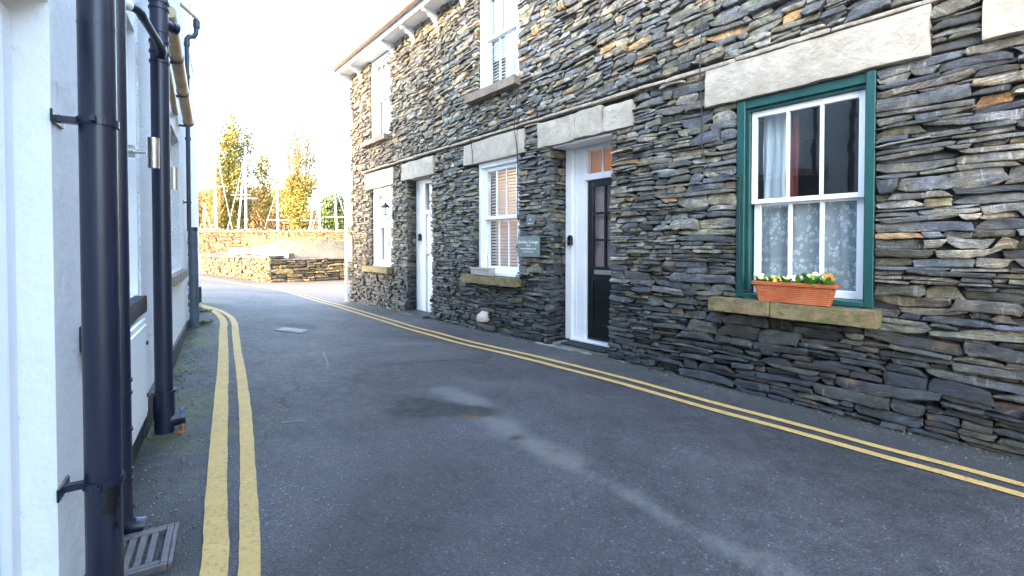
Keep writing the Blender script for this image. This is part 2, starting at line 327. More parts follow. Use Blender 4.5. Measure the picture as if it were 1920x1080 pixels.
def holes_wall(x0,x1,z0,z1,holes,y,depth,y_in=None):
    """flat wall face at y with rectangular holes and reveals running to y+depth"""
    m=MB(); xs=sorted({x0,x1,*[v for h in holes for v in h[:2] if x0<v<x1]}); zs=sorted({z0,z1,*[v for h in holes for v in h[2:4] if z0<v<z1]})
    for a,b in zip(xs,xs[1:]):
        for c,d in zip(zs,zs[1:]):
            X,Z=(a+b)/2,(c+d)/2
            if any(h[0]<X<h[1] and h[2]<Z<h[3] for h in holes): continue
            m.add([(a,y,c),(b,y,c),(b,y,d),(a,y,d)],[(0,1,2,3)])
    for h in holes:
        a,b,c,d=h[:4]; D=y+depth
        m.add([(a,y,c),(a,D,c),(a,D,d),(a,y,d)],[(0,1,2,3)]); m.add([(b,y,c),(b,D,c),(b,D,d),(b,y,d)],[(0,1,2,3)])
        m.add([(a,y,d),(b,y,d),(b,D,d),(a,D,d)],[(0,1,2,3)]); m.add([(a,y,c),(b,y,c),(b,D,c),(a,D,c)],[(0,1,2,3)])
    return m
# ------------------------------------------------------------------ rubble stonework: every stone is its own slab of geometry
def layout(a0,a1,z0,z1,holes,size,rg):
    """list of (xl,xr,zb,zt) stones; size(a,z)->(hmin,hmax,wmin,wmax)"""
    out=[]; z=z0
    while z<z1-.01:
        hm=size((a0+a1)/2,z); H=rg.uniform(hm[1]*.9,hm[1]*1.9)
        if z+H>z1-.03: H=z1-z
        zc=z+H/2; free=[(a0,a1)]
        for h in holes:
            ov=min(z+H,h[3])-max(z,h[2])
            if ov>.35*H or (h[2]<=zc<=h[3]):
                nf=[]
                for (p,q) in free:
                    if h[1]<=p or h[0]>=q: nf.append((p,q)); continue
                    if h[0]>p+.02: nf.append((p,h[0]))
                    if h[1]<q-.02: nf.append((h[1],q))
                free=nf
        for (p,q) in free:
            x=p
            while x<q-1e-4:
                hmin,hmax,wmin,wmax=size(x,z); L=rg.uniform(wmax*.6,wmax*1.9)
                if x+L>q-wmin: L=q-x
                nl=max(1,int(round(H/rg.uniform(hmin,hmax)))); cuts=np.cumsum(rg.uniform(.5,1.5,nl)); cuts=np.r_[0,cuts/cuts[-1]]*H+z
                for zb,zt in zip(cuts,cuts[1:]):
                    xx=x; e=x+L
                    while xx<e-1e-4:
                        wv=rg.uniform(wmin,wmax)*(1 if rg.random()>.18 else .5)*(.6+.4*(zt-zb)/hmax*2)
                        if xx+wv>e-wmin*.6: wv=e-xx
                        out.append((xx,xx+wv,zb,zt)); xx+=wv
                x+=L
        z+=H
    return out
def stonework(cells,mapf,pal,rg,holes=(),gap=.006,proud=.016,res=.02,warp=.012,round_=.006,tilt=None,base=None,taper=(.06,.52),nvk=5,back=.06):
    """returns dict of arrays. mapf(a,z,d)->xyz arrays, d outward"""
    VV=[];FF=[];CC=[];UU=[];n0=0;cent=[];cnt=[]
    vlist=[0,.10,.33,.66,.9,1] if nvk==5 else [0,.15,.5,.85,1]
    vp=np.array(vlist); ve=np.array([1,.22]+[0]*(len(vlist)-4)+[.22,1])
    for (xl,xr,zb,zt) in cells:
        w_=xr-xl; h_=zt-zb
        if h_<.012 or w_<.02: continue
        nu=max(3,int(w_/res)); e=min(.12,round_/w_)
        up=np.r_[0,e,np.linspace(e,1-e,nu+1)[1:-1],1-e,1]; ue=np.zeros(len(up)); ue[0]=ue[-1]=1; ue[1]=ue[-2]=.22
        U,Vv=np.meshgrid(up,vp,indexing='ij'); G=gap*rg.uniform(.5,1.4)
        l1,l2=rg.uniform(*taper)**1.5,rg.uniform(*taper)**1.5; t1,t2=rg.uniform(.4,1.),rg.uniform(.4,1.); tl=np.minimum(1,t1+(1-t1)*U/max(l1,.02)); tr=np.minimum(1,t2+(1-t2)*(1-U)/max(l2,.02))
        T=np.minimum(tl,tr); off=rg.choice([-1,1])*rg.uniform(.3,1.)
        seed=rg.uniform(0,500)
        jt=noise(np.stack([U*w_/.035,np.full_like(U,seed),np.zeros_like(U)],-1),1)*.06+noise(np.stack([U*w_/.11,np.full_like(U,seed+9),np.zeros_like(U)],-1),2)*.10
        jb=noise(np.stack([U*w_/.035,np.full_like(U,seed+30),np.zeros_like(U)],-1),3)*.06+noise(np.stack([U*w_/.11,np.full_like(U,seed+39),np.zeros_like(U)],-1),4)*.10
        hh=h_-G; zm=(zb+zt)/2+off*hh*(1-T)*1.9*.5
        Z=zm+(Vv-.5)*hh*T+jt*hh*Vv+jb*hh*(1-Vv)
        sl1,sl2=rg.uniform(-.6,.6,2)*min(h_,.06)
        X=xl+G/2+(w_-G)*U+(Vv-.5)*(sl1*(1-U)+sl2*U)+noise(np.stack([U*0+seed,Vv*h_/.02,U*0],-1),5)*.004*(ue[:,None]>.5)
        tz=0. if tilt is None else tilt(xl,zb); Z=Z+(U-.5)*w_*tz
        # wall-wide waviness
        wn_=noise(np.stack([X*1.1,Z*1.7,X*0],-1),6)*warp+noise(np.stack([X*3.1,Z*3.7,X*0],-1),7)*warp*.5
        Z=Z+wn_
        cx,cz=(xl+xr)/2,(zb+zt)/2; jx=.005
        for h in holes:
            if xr<h[0]-.05 or xl>h[1]+.05 or zt<h[2]-.05 or zb>h[3]+.05: continue
            px=min(abs(cx-h[0]),abs(cx-h[1])); 
            if cz>=h[3] or (cz>(h[2]+h[3])/2 and h[0]<cx<h[1]): Z=np.maximum(Z,h[3]+rg.uniform(0,jx))
            elif cz<=h[2] or (h[0]<cx<h[1]): Z=np.minimum(Z,h[2]-rg.uniform(0,jx))
            elif cx<=h[0]: X=np.minimum(X,h[0]+rg.uniform(-jx,jx))
            else: X=np.maximum(X,h[1]+rg.uniform(-jx,jx))
        E=np.clip(np.maximum(ue[:,None],ve[None,:]),0,1)
        d0=rg.uniform(-proud,proud)+(rg.uniform(0,proud) if rg.random()<.15 else 0)
        if base is not None: d0+=base(cx,cz)
        D=d0+(U-.5)*rg.uniform(-.018,.018)+(Vv-.5)*rg.uniform(-.02,.012)-E*round_*rg.uniform(.7,1.5)
        s1=noise(np.stack([X/.05,Z/.02,np.full_like(U,seed)],-1),8); s2=noise(np.stack([X/.14,Z/.035,np.full_like(U,seed)],-1),9)
        D=D+(s1*.003+np.round(s2*3)/3*.006)*(1-.6*E)
        nu_,nv_=U.shape
        # skirt
        ring=[(i,0) for i in range(nu_)]+[(nu_-1,j) for j in range(1,nv_)]+[(i,nv_-1) for i in range(nu_-2,-1,-1)]+[(0,j) for j in range(nv_-2,0,-1)]
        ri=np.array([i*nv_+j for i,j in ring]); Xf,Zf,Df=X.ravel(),Z.ravel(),D.ravel()
        Xa=np.r_[Xf,Xf[ri]]; Za=np.r_[Zf,Zf[ri]]; Da=np.r_[Df,np.full(len(ri),min(d0-.02,-back))]
        VV.append(np.stack(mapf(Xa,Za,Da),-1)); nf=nu_*nv_
        ii,jj=np.meshgrid(np.arange(nu_-1),np.arange(nv_-1),indexing='ij'); a=(ii*nv_+jj).ravel()
        F1=np.stack([a,a+nv_,a+nv_+1,a+1],-1); k=np.arange(len(ri)); k2=(k+1)%len(ri)
        F2=np.stack([ri,nf+k,nf+k2,ri[k2]],-1); FF.append(np.r_[F1,F2]+n0)
        cc=np.array(pal(cx,cz,rg)); CC.append(np.tile(np.r_[cc,1],(len(Xa),1)))
        th=rg.uniform(-.22,.22) if rg.random()<.85 else rg.uniform(-.9,.9); c,s=math.cos(th),math.sin(th); o1,o2=rg.uniform(0,50,2)
        UU.append(np.stack([c*Xa-s*Za+o1,s*Xa+c*Za+o2],-1)); n0+=len(Xa); cent.append(cx); cnt.append(len(F1)+len(F2))
    return dict(v=VV,f=FF,c=CC,u=UU,x=np.array(cent))
def stone_obj(name,packs,sel,mat,parent=None,F=FW,o=(0,0,0)):
    V=[];Fc=[];Cc=[];U=[];n=0
    for pk in packs:
        pre=0
        for v,f,c,u,x in zip(pk['v'],pk['f'],pk['c'],pk['u'],pk['x']):
            if sel(x): V.append(v); Fc.append(f-pre+n); Cc.append(c); U.append(u); n+=len(v)
            pre+=len(v)
    V=np.concatenate(V)-np.array(o); Fc=np.concatenate(Fc); Cc=np.concatenate(Cc); U=np.concatenate(U)
    me=bpy.data.meshes.new(name); me.vertices.add(len(V)); me.vertices.foreach_set('co',V.ravel().astype(np.float32))
    me.loops.add(Fc.size); me.loops.foreach_set('vertex_index',Fc.ravel().astype(np.int32))
    me.polygons.add(len(Fc)); me.polygons.foreach_set('loop_start',np.arange(0,Fc.size,4,dtype=np.int32)); me.polygons.foreach_set('loop_total',np.full(len(Fc),4,np.int32))
    me.update(); me.validate()
    at=me.color_attributes.new('Col','FLOAT_COLOR','POINT'); at.data.foreach_set('color',Cc.ravel().astype(np.float32))
    uv=me.uv_layers.new(name='UVMap'); lv=np.zeros(len(me.loops),np.int32); me.loops.foreach_get('vertex_index',lv); uv.data.foreach_set('uv',U[lv].ravel().astype(np.float32))
    me.polygons.foreach_set('use_smooth',np.zeros(len(me.polygons),bool))
    return link(name,me,mat,parent,F,o)
# ------------------------------------------------------------------ ground and road (one sheet, fine near the camera)
def axis(lo,f0,f1,hi,step,gr=1.18):
    a=list(np.arange(f0,f1,step)); s=step; x=f1
    while x<hi: a.append(x); s*=gr; x+=s
    a.append(hi); b=[];s=step;x=f0-step
    while x>lo: b.append(x); s*=gr; x-=s
    b.append(lo); return np.array(b[::-1]+a)
def pdist(X,Y,pl):
    pl=np.array(pl,float); d=np.full(X.shape,1e9)
    for (x0,y0),(x1,y1) in zip(pl[:-1],pl[1:]):
        dx,dy=x1-x0,y1-y0; t=np.clip(((X-x0)*dx+(Y-y0)*dy)/(dx*dx+dy*dy+1e-9),0,1); d=np.minimum(d,np.hypot(X-x0-t*dx,Y-y0-t*dy))
    return d
LA=[(-.60,.70),(-.80,1.10),(-.98,1.48),(-1.24,1.89),(-1.73,2.68),(-2.3,3.6),(-2.75,4.32),(-3.24,5.09),(-3.47,5.46),(-3.84,5.95),(-4.22,6.36),(-4.60,6.70),(-5.2,7.15)]
LB=[(-.49,.72),(-.68,1.12),(-.865,1.48),(-1.11,1.9),(-1.59,2.7),(-2.17,3.63),(-2.55,4.22),(-3.06,5.02),(-3.38,5.52),(-3.74,5.99),(-4.23,6.48),(-4.79,6.95),(-5.5,7.5)]
RA=[(4.3,.0),(3.4,1.05),(2.44,2.16),(2.02,2.62),(1.55,3.14),(.76,4.03),(.42,4.37),(.12,4.68),(-.23,5.03),(-.64,5.48),(-1.54,6.53),(-2.36,7.5),(-3.46,8.87),(-4.46,10.07),(-5.6,11.32),(-6.94,12.55),(-8.74,13.88),(-10.22,14.88),(-12.5,16.2)]
RB=[(4.2,-.08),(3.3,.97),(2.33,2.07),(1.92,2.52),(1.46,3.02),(.70,3.87),(.34,4.25),(.04,4.55),(-.30,4.90),(-.72,5.34),(-1.63,6.40),(-2.46,7.36),(-3.56,8.73),(-4.57,9.93),(-5.70,11.18),(-7.03,12.41),(-8.82,13.73),(-10.29,14.73),(-12.55,16.02)]
xs=axis(-30,-5.2,3.0,12,.045); ys=axis(-9,1.0,8.6,30,.045)
X,Y=np.meshgrid(xs,ys,indexing='ij'); Z=g(X,Y)+noise(np.stack([X*2.2,Y*2.2,X*0],-1),20)*.004+noise(np.stack([X*9,Y*9,X*0],-1),21)*.0012
STAIN=[(-.5,3.45),(-.30,3.20),(-.21,2.97),(0,2.65),(.25,2.36),(.36,2.2),(.52,2.02),(.64,1.83),(.77,1.70),(.95,1.5),(1.2,1.2)]
wob=noise(np.stack([X*5,Y*5,X*0],-1),22)*.05+noise(np.stack([X*14,Y*14,X*0],-1),23)*.02
ds=pdist(X,Y,STAIN)+wob; wd=np.where(Y>2.3,.11,.042)
light=np.exp(-(ds/wd)**2)*np.where(Y>2.2,.75,.70)+.45*np.exp(-(pdist(X,Y,[(-1.74,4.13),(-1.99,4.5)])/.03)**2)+.35*np.exp(-(pdist(X,Y,[(-.9,5.2),(-1.3,5.1)])/.12)**2)
def blob(x,y,r,a=1,el=1): return a*np.exp(-(((X-x+wob)/(r*el))**2+((Y-y-wob)/r)**2))
dark_=blob(-.62,3.02,.19,1.25,1.0)+blob(-.30,2.98,.11,1.3,1.7)+blob(.03,2.58,.05,.7,1.4)+blob(-2.75,5.85,.2,.7,1.2)+.8*np.exp(-(np.hypot(X+1.22,Y-1.55)/.22)**2)
brown=blob(-.24,2.87,.06,.8,1.7)+blob(.05,2.57,.035,.8,1.6)+blob(.22,2.45,.04,.8,1.3)+blob(-1.05,5.78,.2,.9,1)
lw=[(-1.05,.9),(-1.242,1.24),(-5.0,7.26)]; dl_=pdist(X,Y,lw); dA=pdist(X,Y,LA)
side=((X-(-1.242))*.848+(Y-1.24)*.530)
leftstrip=np.exp(-(dl_/.42)**4); dark_=dark_+.75*np.exp(-(dl_/.07)**2)+.75*np.exp(-(pdist(X,Y,[(4.8,.1),(2.80,2.38),(-3.54,9.83)])/.07)**2)  # damp strip along both wall feet, with contact shadow painted into it
moss=np.clip(leftstrip*(.25+.9*np.clip(noise(np.stack([X*3,Y*3,X*0],-1),25),0,1)),0,1)*(Y>2.0)+blob(-4.35,6.1,.35,.6)+blob(-3.1,4.6,.2,.8)+blob(-1.5,2.55,.12,.55)+.35*np.exp(-(pdist(X,Y,[(2.83,2.42),(-3.5,9.87)])/.10)**2)*np.clip(noise(np.stack([X*4,Y*4,X*0],-1),26)+.3,0,1)
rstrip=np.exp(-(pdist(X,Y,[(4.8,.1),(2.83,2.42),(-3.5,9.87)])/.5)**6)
# pinkish apron: outside the right-hand yellow lines and past the corner of the terrace
sd=np.full(X.shape,-1.)
P0=np.array([(-3.3,9.6),(-3.46,8.95),(-4.46,10.2),(-5.6,11.45),(-6.94,12.7),(-7.6,14.1),(-5.6,15.9),(2,24),(9,14)],float)
def inside(X,Y,P):
    r=np.zeros(X.shape,bool)
    for i in range(len(P)):
        x0,y0=P[i];x1,y1=P[i-1]; c=((y0>Y)!=(y1>Y)); r^=c&(X<(x1-x0)*(Y-y0)/((y1-y0) if y1!=y0 else 1e-9)+x0)
    return r
pink=inside(X,Y,P0)*.9
farwarm=np.clip((Y-7.5)/5,0,1)*.34
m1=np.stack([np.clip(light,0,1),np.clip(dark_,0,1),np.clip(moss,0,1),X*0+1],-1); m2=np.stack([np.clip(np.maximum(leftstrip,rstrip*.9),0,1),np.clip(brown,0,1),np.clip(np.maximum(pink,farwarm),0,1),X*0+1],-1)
nx,ny=X.shape; ii,jj=np.meshgrid(np.arange(nx-1),np.arange(ny-1),indexing='ij'); a=(ii*ny+jj).ravel()
F=np.stack([a,a+ny,a+ny+1,a+1],-1); V=np.stack([X.ravel(),Y.ravel(),Z.ravel()],-1)
me=bpy.data.meshes.new('road'); me.vertices.add(len(V)); me.vertices.foreach_set('co',V.ravel().astype(np.float32)); me.loops.add(F.size); me.loops.foreach_set('vertex_index',F.ravel().astype(np.int32))
me.polygons.add(len(F)); me.polygons.foreach_set('loop_start',np.arange(0,F.size,4,dtype=np.int32)); me.polygons.foreach_set('loop_total',np.full(len(F),4,np.int32)); me.update()
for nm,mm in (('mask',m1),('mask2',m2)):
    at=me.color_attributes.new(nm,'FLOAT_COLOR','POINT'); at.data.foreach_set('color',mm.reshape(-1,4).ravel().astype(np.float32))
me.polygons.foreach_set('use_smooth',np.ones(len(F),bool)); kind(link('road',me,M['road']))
b=MB(); b.add([(-900,-400,-.45),(900,-400,-.45),(900,1500,-.45),(-900,1500,-.45)],[(0,1,2,3)]); kind(b.build('ground',M['outer']))
# yellow lines, laid as strips that follow the road
def strip(name,pl,wd,mat,h=.006,jit=.0035,step=.03,seed=0):
    P=[Vector((*p,0)) for p in pl]
    # Catmull-Rom
    pts=[]
    for i in range(len(P)-1):
        p0=P[max(i-1,0)];p1=P[i];p2=P[i+1];p3=P[min(i+2,len(P)-1)]; n=max(2,int((p2-p1).length/step))
        for k in range(n):
            t=k/n; pts.append(.5*((2*p1)+(p2-p0)*t+(2*p0-5*p1+4*p2-p3)*t*t+(3*p1-p0-3*p2+p3)*t**3))
    A=np.array([(p.x,p.y) for p in pts]); T=np.gradient(A,axis=0); T/=np.linalg.norm(T,axis=1)[:,None]; Nn=np.stack([-T[:,1],T[:,0]],-1)
    s=np.arange(len(A))*step; V=[];Fx=[];m=5
    for k in range(m):
        q=k/(m-1)-.5; j=0
        e=noise(np.stack([s*16,s*0+k*7+seed,s*0],-1),31)*jit*.5+noise(np.stack([s*2.5,s*0+k*3+seed,s*0],-1),32)*jit*.35
        off=q*wd+(e if k in (0,m-1) else 0); p=A+Nn*(off[:,None] if hasattr(off,'shape') else off)
        zz=g(p[:,0],p[:,1])+noise(np.stack([p[:,0]*2.2,p[:,1]*2.2,p[:,0]*0],-1),20)*.004+h
        V.append(np.c_[p,zz])
    V=np.stack(V,1).reshape(-1,3); mb=MB(); n=len(A)
    mb.add(V,[(i*m+k,i*m+k+1,(i+1)*m+k+1,(i+1)*m+k) for i in range(n-1) for k in range(m-1)],True)
    return mb.build(name,mat)
kind(strip('yellow_line',LA,.078,M['yellow'],seed=1)); kind(strip('yellow_line',LB,.066,M['yellow'],seed=2))
kind(strip('yellow_line',RA,.058,M['yellow'],seed=3)); kind(strip('yellow_line',RB,.060,M['yellow'],seed=4))
kind(strip('tar_seam',[(-1.45,4.0),(-1.2,4.12),(-.95,4.2),(-.7,4.33),(-.35,4.45)],.012,M['cable'],h=.004,jit=.006))
M['seamlight']=simple('pale_patch_edge',(.16,.155,.15),.9,.3,20)
kind(strip('concrete_seam',[(-1.9,4.55),(-1.72,4.2),(-1.6,3.95)],.02,M['seamlight'],h=.004,jit=.01))
kind(strip('concrete_seam',[(-1.9,4.58),(-1.55,4.62),(-1.2,4.7)],.012,M['seamlight'],h=.004,jit=.01,seed=5))
kind(strip('concrete_seam',[(-1.37,2.69),(-1.28,2.72),(-1.22,2.72)],.016,M['seamlight'],h=.004,jit=.006,seed=6))
# ------------------------------------------------------------------ right-hand terrace
XB=-2.22; XC=-5.72                                     # party lines between the three cottages
OP=dict(gw=(-1.605,-.725,.69,2.235),nd=(-3.68,-2.84,-.3,2.235),nw=(-5.115,-4.25,.70,2.225),un=(-5.08,-4.26,3.175,4.69),
        fd=(-7.13,-6.33,-.3,2.22),fw=(-8.615,-7.74,.70,2.20),uf=(-8.67,-7.80,3.145,4.69),ug=(-1.75,-.60,3.35,4.69))
LIN=dict(g=(-1.857,-.465,2.247,2.55),nd=(-3.875,-2.575,2.235,2.52),nw=(-5.41,-4.115,2.225,2.525),fd=(-7.30,-6.24,2.22,2.51),fw=(-8.85,-7.63,2.20,2.515),tr=(-.245,.9,2.255,2.60))
SIL=dict(g=(-1.77,-.68,.575,.68),nw=(-5.37,-4.20,.585,.695),fw=(-8.87,-7.72,.585,.69),un=(-5.27,-4.20,3.065,3.175),uf=(-8.93,-7.83,3.045,3.145))
STR=(-9.05,-.30,2.55,2.585)
QUO=[(-9.73,-9.50,3.55,3.95),(-9.73,-9.55,2.9,3.35),(-9.73,-9.5,2.25,2.65),(-9.73,-9.53,1.5,1.95),(-9.73,-9.56,.75,1.3)]
allh=list(OP.values())+[tuple(v) for v in LIN.values()]+[STR]+QUO
def size_r(a,z):
    s=-a
    if s<2.3: return (.028,.078,.12,.46) if z<2.6 else (.026,.07,.09,.30)
    if s<5.7: return (.024,.058,.08,.28) if z<2.6 else (.026,.065,.07,.23)
    return (.026,.066,.07,.21)
def pal_r(a,z,rg):
    k=rg.random(); t=rg.uniform(.5,1.75)
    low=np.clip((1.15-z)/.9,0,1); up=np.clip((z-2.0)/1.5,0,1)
    s=-a
    if s<6: base=[(.135,.145,.155),(.10,.115,.125),(.17,.17,.15),(.085,.095,.115),(.20,.20,.19),(.14,.145,.11)][rg.integers(6)]
    else: base=[(.15,.14,.122),(.12,.113,.10),(.19,.175,.15),(.105,.10,.097),(.175,.16,.13),(.135,.125,.105)][rg.integers(6)]
    c=np.array(base)*t
    if rg.random()<.06+.07*up: c=np.array((.26,.23,.17))*rg.uniform(.7,1.3)
    if rg.random()<.008+.03*up: c=np.array((.38,.25,.13))*rg.uniform(.7,1.15)
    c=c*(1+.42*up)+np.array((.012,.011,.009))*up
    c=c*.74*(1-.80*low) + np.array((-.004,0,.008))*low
    return np.clip(c*np.array((1.0,.91,.80)),.012,.7)
def tilt_r(a,z):
    return (.055 if z>2.6 else .0)+R_.gauss(0,.035)
def base_r(a,z):
    b_=.012*float(noise(np.array([a*.6,z*.7,0.]),40))
    if z<.35: b_+=.035*(.35-z)/.35+ (.02 if -a<2 else 0)
    return b_
rg=np.random.default_rng(5)
cells=layout(-9.73,1.3,-.22,4.72,allh,size_r,rg)
packR=stonework(cells,lambda x,z,d:(x,-d,z),pal_r,rg,holes=allh,res=.022,tilt=tilt_r,base=base_r,gap=.0045,proud=.022)
# reveals of the doorways (stones turning the corner), left jamb faces +x, right jamb faces -x
revs=[]
def reveal(x,y0,y1,z0,z1,sgn,seed):
    r2=np.random.default_rng(seed); cl=layout(y0,y1,z0,z1,[],lambda a,z:(.04,.09,.09,.26),r2)
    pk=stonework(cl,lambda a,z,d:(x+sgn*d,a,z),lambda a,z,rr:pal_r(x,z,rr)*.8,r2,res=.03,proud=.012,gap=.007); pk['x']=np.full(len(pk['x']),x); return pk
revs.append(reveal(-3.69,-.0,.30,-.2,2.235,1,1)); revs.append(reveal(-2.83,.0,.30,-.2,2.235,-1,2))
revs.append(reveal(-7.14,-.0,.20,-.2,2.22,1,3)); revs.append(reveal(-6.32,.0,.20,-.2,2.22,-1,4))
def cottage(name,label,x0,x1,xsel,ops,lins,sils):
    o=(x1,0,gF(FR,x1,0)); t=thing(name,label,'cottage',FR,o)
    stone_obj('wall',[packR]+revs,xsel,M['slate'],t,FR,o)
    m=holes_wall(x0,x1,-.6,4.75,[(h[0]-.06,h[1]+.06,h[2],h[3]) if h[2]<0 else h for h in ops],.045,.30)
    X0,X1=x0,x1
    m.add([(X0,.045,-.6),(X0,5.5,-.6),(X0,5.5,4.75),(X0,.045,4.75)],[(0,1,2,3)]); m.add([(X1,.045,-.6),(X1,5.5,-.6),(X1,5.5,4.75),(X1,.045,4.75)],[(0,1,2,3)])
    m.add([(X0,5.5,-.6),(X1,5.5,-.6),(X1,5.5,4.75),(X0,5.5,4.75)],[(0,1,2,3)])
    m.add([(X0,.045,4.75),(X1,.045,4.75),(X1,5.5,4.75),(X0,5.5,4.75)],[(0,1,2,3)])
    for X_ in (X0,X1): m.add([(X_,.0,4.75),(X_,5.5,4.75),(X_,2.75,6.55)],[(0,1,2)])
    m.build('wall_core',M['mortar'],t,FR,o)
    r=MB(); a0,a1=x0-(.12 if x0<-9 else 0),x1
    r.prism([(-.27,4.86),(2.75,6.72),(5.8,4.86),(5.8,4.80),(2.75,6.64),(-.27,4.80)],a0,a1-.003); r.build('roof',M['roofslate'],t,FR,o)
    f=MB(); f.box(a0,a1-.004,-.245,.045,4.705,4.725); f.box(a0,a1-.004,-.268,-.245,4.69,4.80); f.build('fascia',M['white'],t,FR,o)
    gt=MB(); P=[]; n=10
    for k in range(n+1): q=math.pi+math.pi*k/n; P.append((-.327+.058*math.cos(q),4.825+.062*math.sin(q)))
    for k in range(n,-1,-1): q=math.pi+math.pi*k/n; P.append((-.327+.052*math.cos(q),4.827+.056*math.sin(q)))
    gt.prism(P,a0-(.05 if x0<-9 else 0),a1-.004)
    gx=a0+.9
    while gx<a1: gt.prism([(-.327+.064*math.cos(math.pi*(1+k/n)),4.825+.068*math.sin(math.pi*(1+k/n))) for k in range(n+1)],gx,gx+.05); gx+=1.8
    gt.build('gutter',M['gutter'],t,FR,o)
    return t,o
def bracket(x,t,o):
    m=MB(); P=[(-.242,4.703),(-.242,4.665),(-.215,4.645),(-.19,4.655),(-.165,4.640),(-.13,4.60),(-.085,4.585),(-.055,4.555),(-.035,4.50),(-.03,4.47),(.0,4.46),(.03,4.46),(.03,4.703)]
    m.prism(P,x-.028,x+.028); m.build('eaves_bracket',M['white'],t,FR,o)
def rough_block(x0,x1,y0,y1,z0,z1,seed,amp=.006,nn=None,round_=.007):
    """roughly dressed slab: grid box with noisy faces and rounded arrises"""
    import bmesh
    L_=(x1-x0,y1-y0,z1-z0); n=[max(2,min(40,int(l/.035))) for l in L_]
    m=MB(); idx={}
    V=[];Fq=[]
    def vid(i,j,k):
        if (i,j,k) not in idx: idx[i,j,k]=len(V); V.append((x0+L_[0]*i/n[0],y0+L_[1]*j/n[1],z0+L_[2]*k/n[2]))
        return idx[i,j,k]
    for ax in range(3):
        u_,v_=[a for a in range(3) if a!=ax]
        for e in (0,n[ax]):
            for p in range(n[u_]):
                for q in range(n[v_]):
                    c=[]
                    for (dp,dq) in ((0,0),(1,0),(1,1),(0,1)):
                        ijk=[0,0,0]; ijk[ax]=e; ijk[u_]=p+dp; ijk[v_]=q+dq; c.append(vid(*ijk))
                    Fq.append(c)
    V=np.array(V); lo=np.array((x0,y0,z0)); hi=np.array((x1,y1,z1)); inn=np.clip(V,lo+round_,hi-round_); d=V-inn; ln=np.linalg.norm(d,axis=1)[:,None]
    V=inn+d/np.maximum(ln,1e-9)*np.minimum(ln,round_)
    for ax in range(3): V[:,ax]+= (noise(np.c_[V*7+seed*3.3+ax*11],50+ax)*amp+noise(V*22+seed+ax*5,60+ax)*amp*.45)
    m.add(V,Fq,True); return m
tA,oA=cottage('stone_cottage','grey slate cottage with the green framed window',XB,7.5,lambda x:x>XB,[OP['gw'],OP['ug']],['g','tr'],['g'])
tB,oB=cottage('stone_cottage','grey slate cottage with the black glazed front door',XC,XB,lambda x:XC<x<=XB,[OP['nd'],OP['nw'],OP['un']],['nd','nw'],['nw','un'])
tC,oC=cottage('stone_cottage','brownish end cottage with the plain white door at the far corner',-9.73,XC,lambda x:x<=XC,[OP['fd'],OP['fw'],OP['uf']],['fd','fw'],['fw','uf'])
for s_ in (9.66,9.08,7.63,6.88,6.15): bracket(-s_,tC,oC)
for s_ in (5.40,3.95,3.2,2.5): bracket(-s_,tB,oB)
for k,(t,o) in dict(g=(tA,oA),tr=(tA,oA),nd=(tB,oB),nw=(tB,oB),fd=(tC,oC),fw=(tC,oC)).items():
    x0,x1,z0,z1=LIN[k]
    if k=='tr': m=rough_block(x0,x1,-.03,.2,z0,z1,7,.006)
    elif k=='nd':
        m=rough_block(x0,-3.30,-.028,.28,z0,z1-.004,3,.010); 
        m2=rough_block(-3.296,-2.93,-.034,.28,z0+.004,z1,4,.009); m.add(m2.v,m2.f,True); m2=rough_block(-2.926,x1,-.02,.28,z0+.01,z1-.02,5,.008); m.add(m2.v,m2.f,True)
    elif k=='nw':
        m=rough_block(x0,x0+.22,-.02,.1,z0+.004,z1-.01,13,.006); m2=rough_block(x0+.226,x1-.12,-.026,.1,z0,z1,14,.005); m.add(m2.v,m2.f,True); m2=rough_block(x1-.114,x1,-.02,.1,z0+.005,z1-.004,15,.005); m.add(m2.v,m2.f,True)
    else: m=rough_block(x0,x1,-.028,.2 if k!='g' else .1,z0,z1,len(k)+ord(k[0]),.006)
    m.build('lintel',M['lintel'],t,FR,o)
for k,(t,o) in dict(g=(tA,oA),nw=(tB,oB),un=(tB,oB),fw=(tC,oC),uf=(tC,oC)).items():
    x0,x1,z0,z1=SIL[k]
    if k=='g':
        xm=-1.31; m=rough_block(x0,xm,-.115,.05,z0,z1,2,.0035,round_=.004); m2=rough_block(xm+.008,x1,-.118,.05,z0-.004,z1,8,.0035,round_=.004); m.add(m2.v,m2.f,True); m.box(xm-.004,xm+.012,-.105,.04,z0+.01,z1-.008)
    else: m=rough_block(x0,x1,-.10,.05,z0,z1,len(k)+ord(k[0]),.0035,round_=.004)
    m.build('window_sill',M['sillbrown'] if k in('un','uf') else M['sill'],t,FR,o)
# string course of thin projecting slates, split per cottage
rs=np.random.default_rng(9)
for (t,o,a0,a1) in ((tC,oC,STR[0],XC),(tB,oB,XC,XB),(tA,oA,XB,.9)):
    m=MB(); x=a0; z_=STR[2]+.004
    while x<a1-.05:
        l=min(rs.uniform(.25,.75),a1-x); q=rough_block(x,x+l-.006,-.030-rs.uniform(0,.010),.04,z_+rs.uniform(-.004,.004),STR[3]+rs.uniform(-.006,.006)+.003,int(x*31)%97,.004,round_=.008); m.add(q.v,q.f); x+=l
    m.build('string_course',M['string'],t,FR,o)
M['quoin']=simple('pale_quoin',(.34,.30,.25),.85,.2,8,.01,30,col2=(.27,.23,.19))
for i,qz in enumerate(QUO): rough_block(qz[0]-.02,qz[1],-.03,.3,qz[2],qz[3],i+3,.008).build('quoin',M['quoin'],tC,FR,oC)
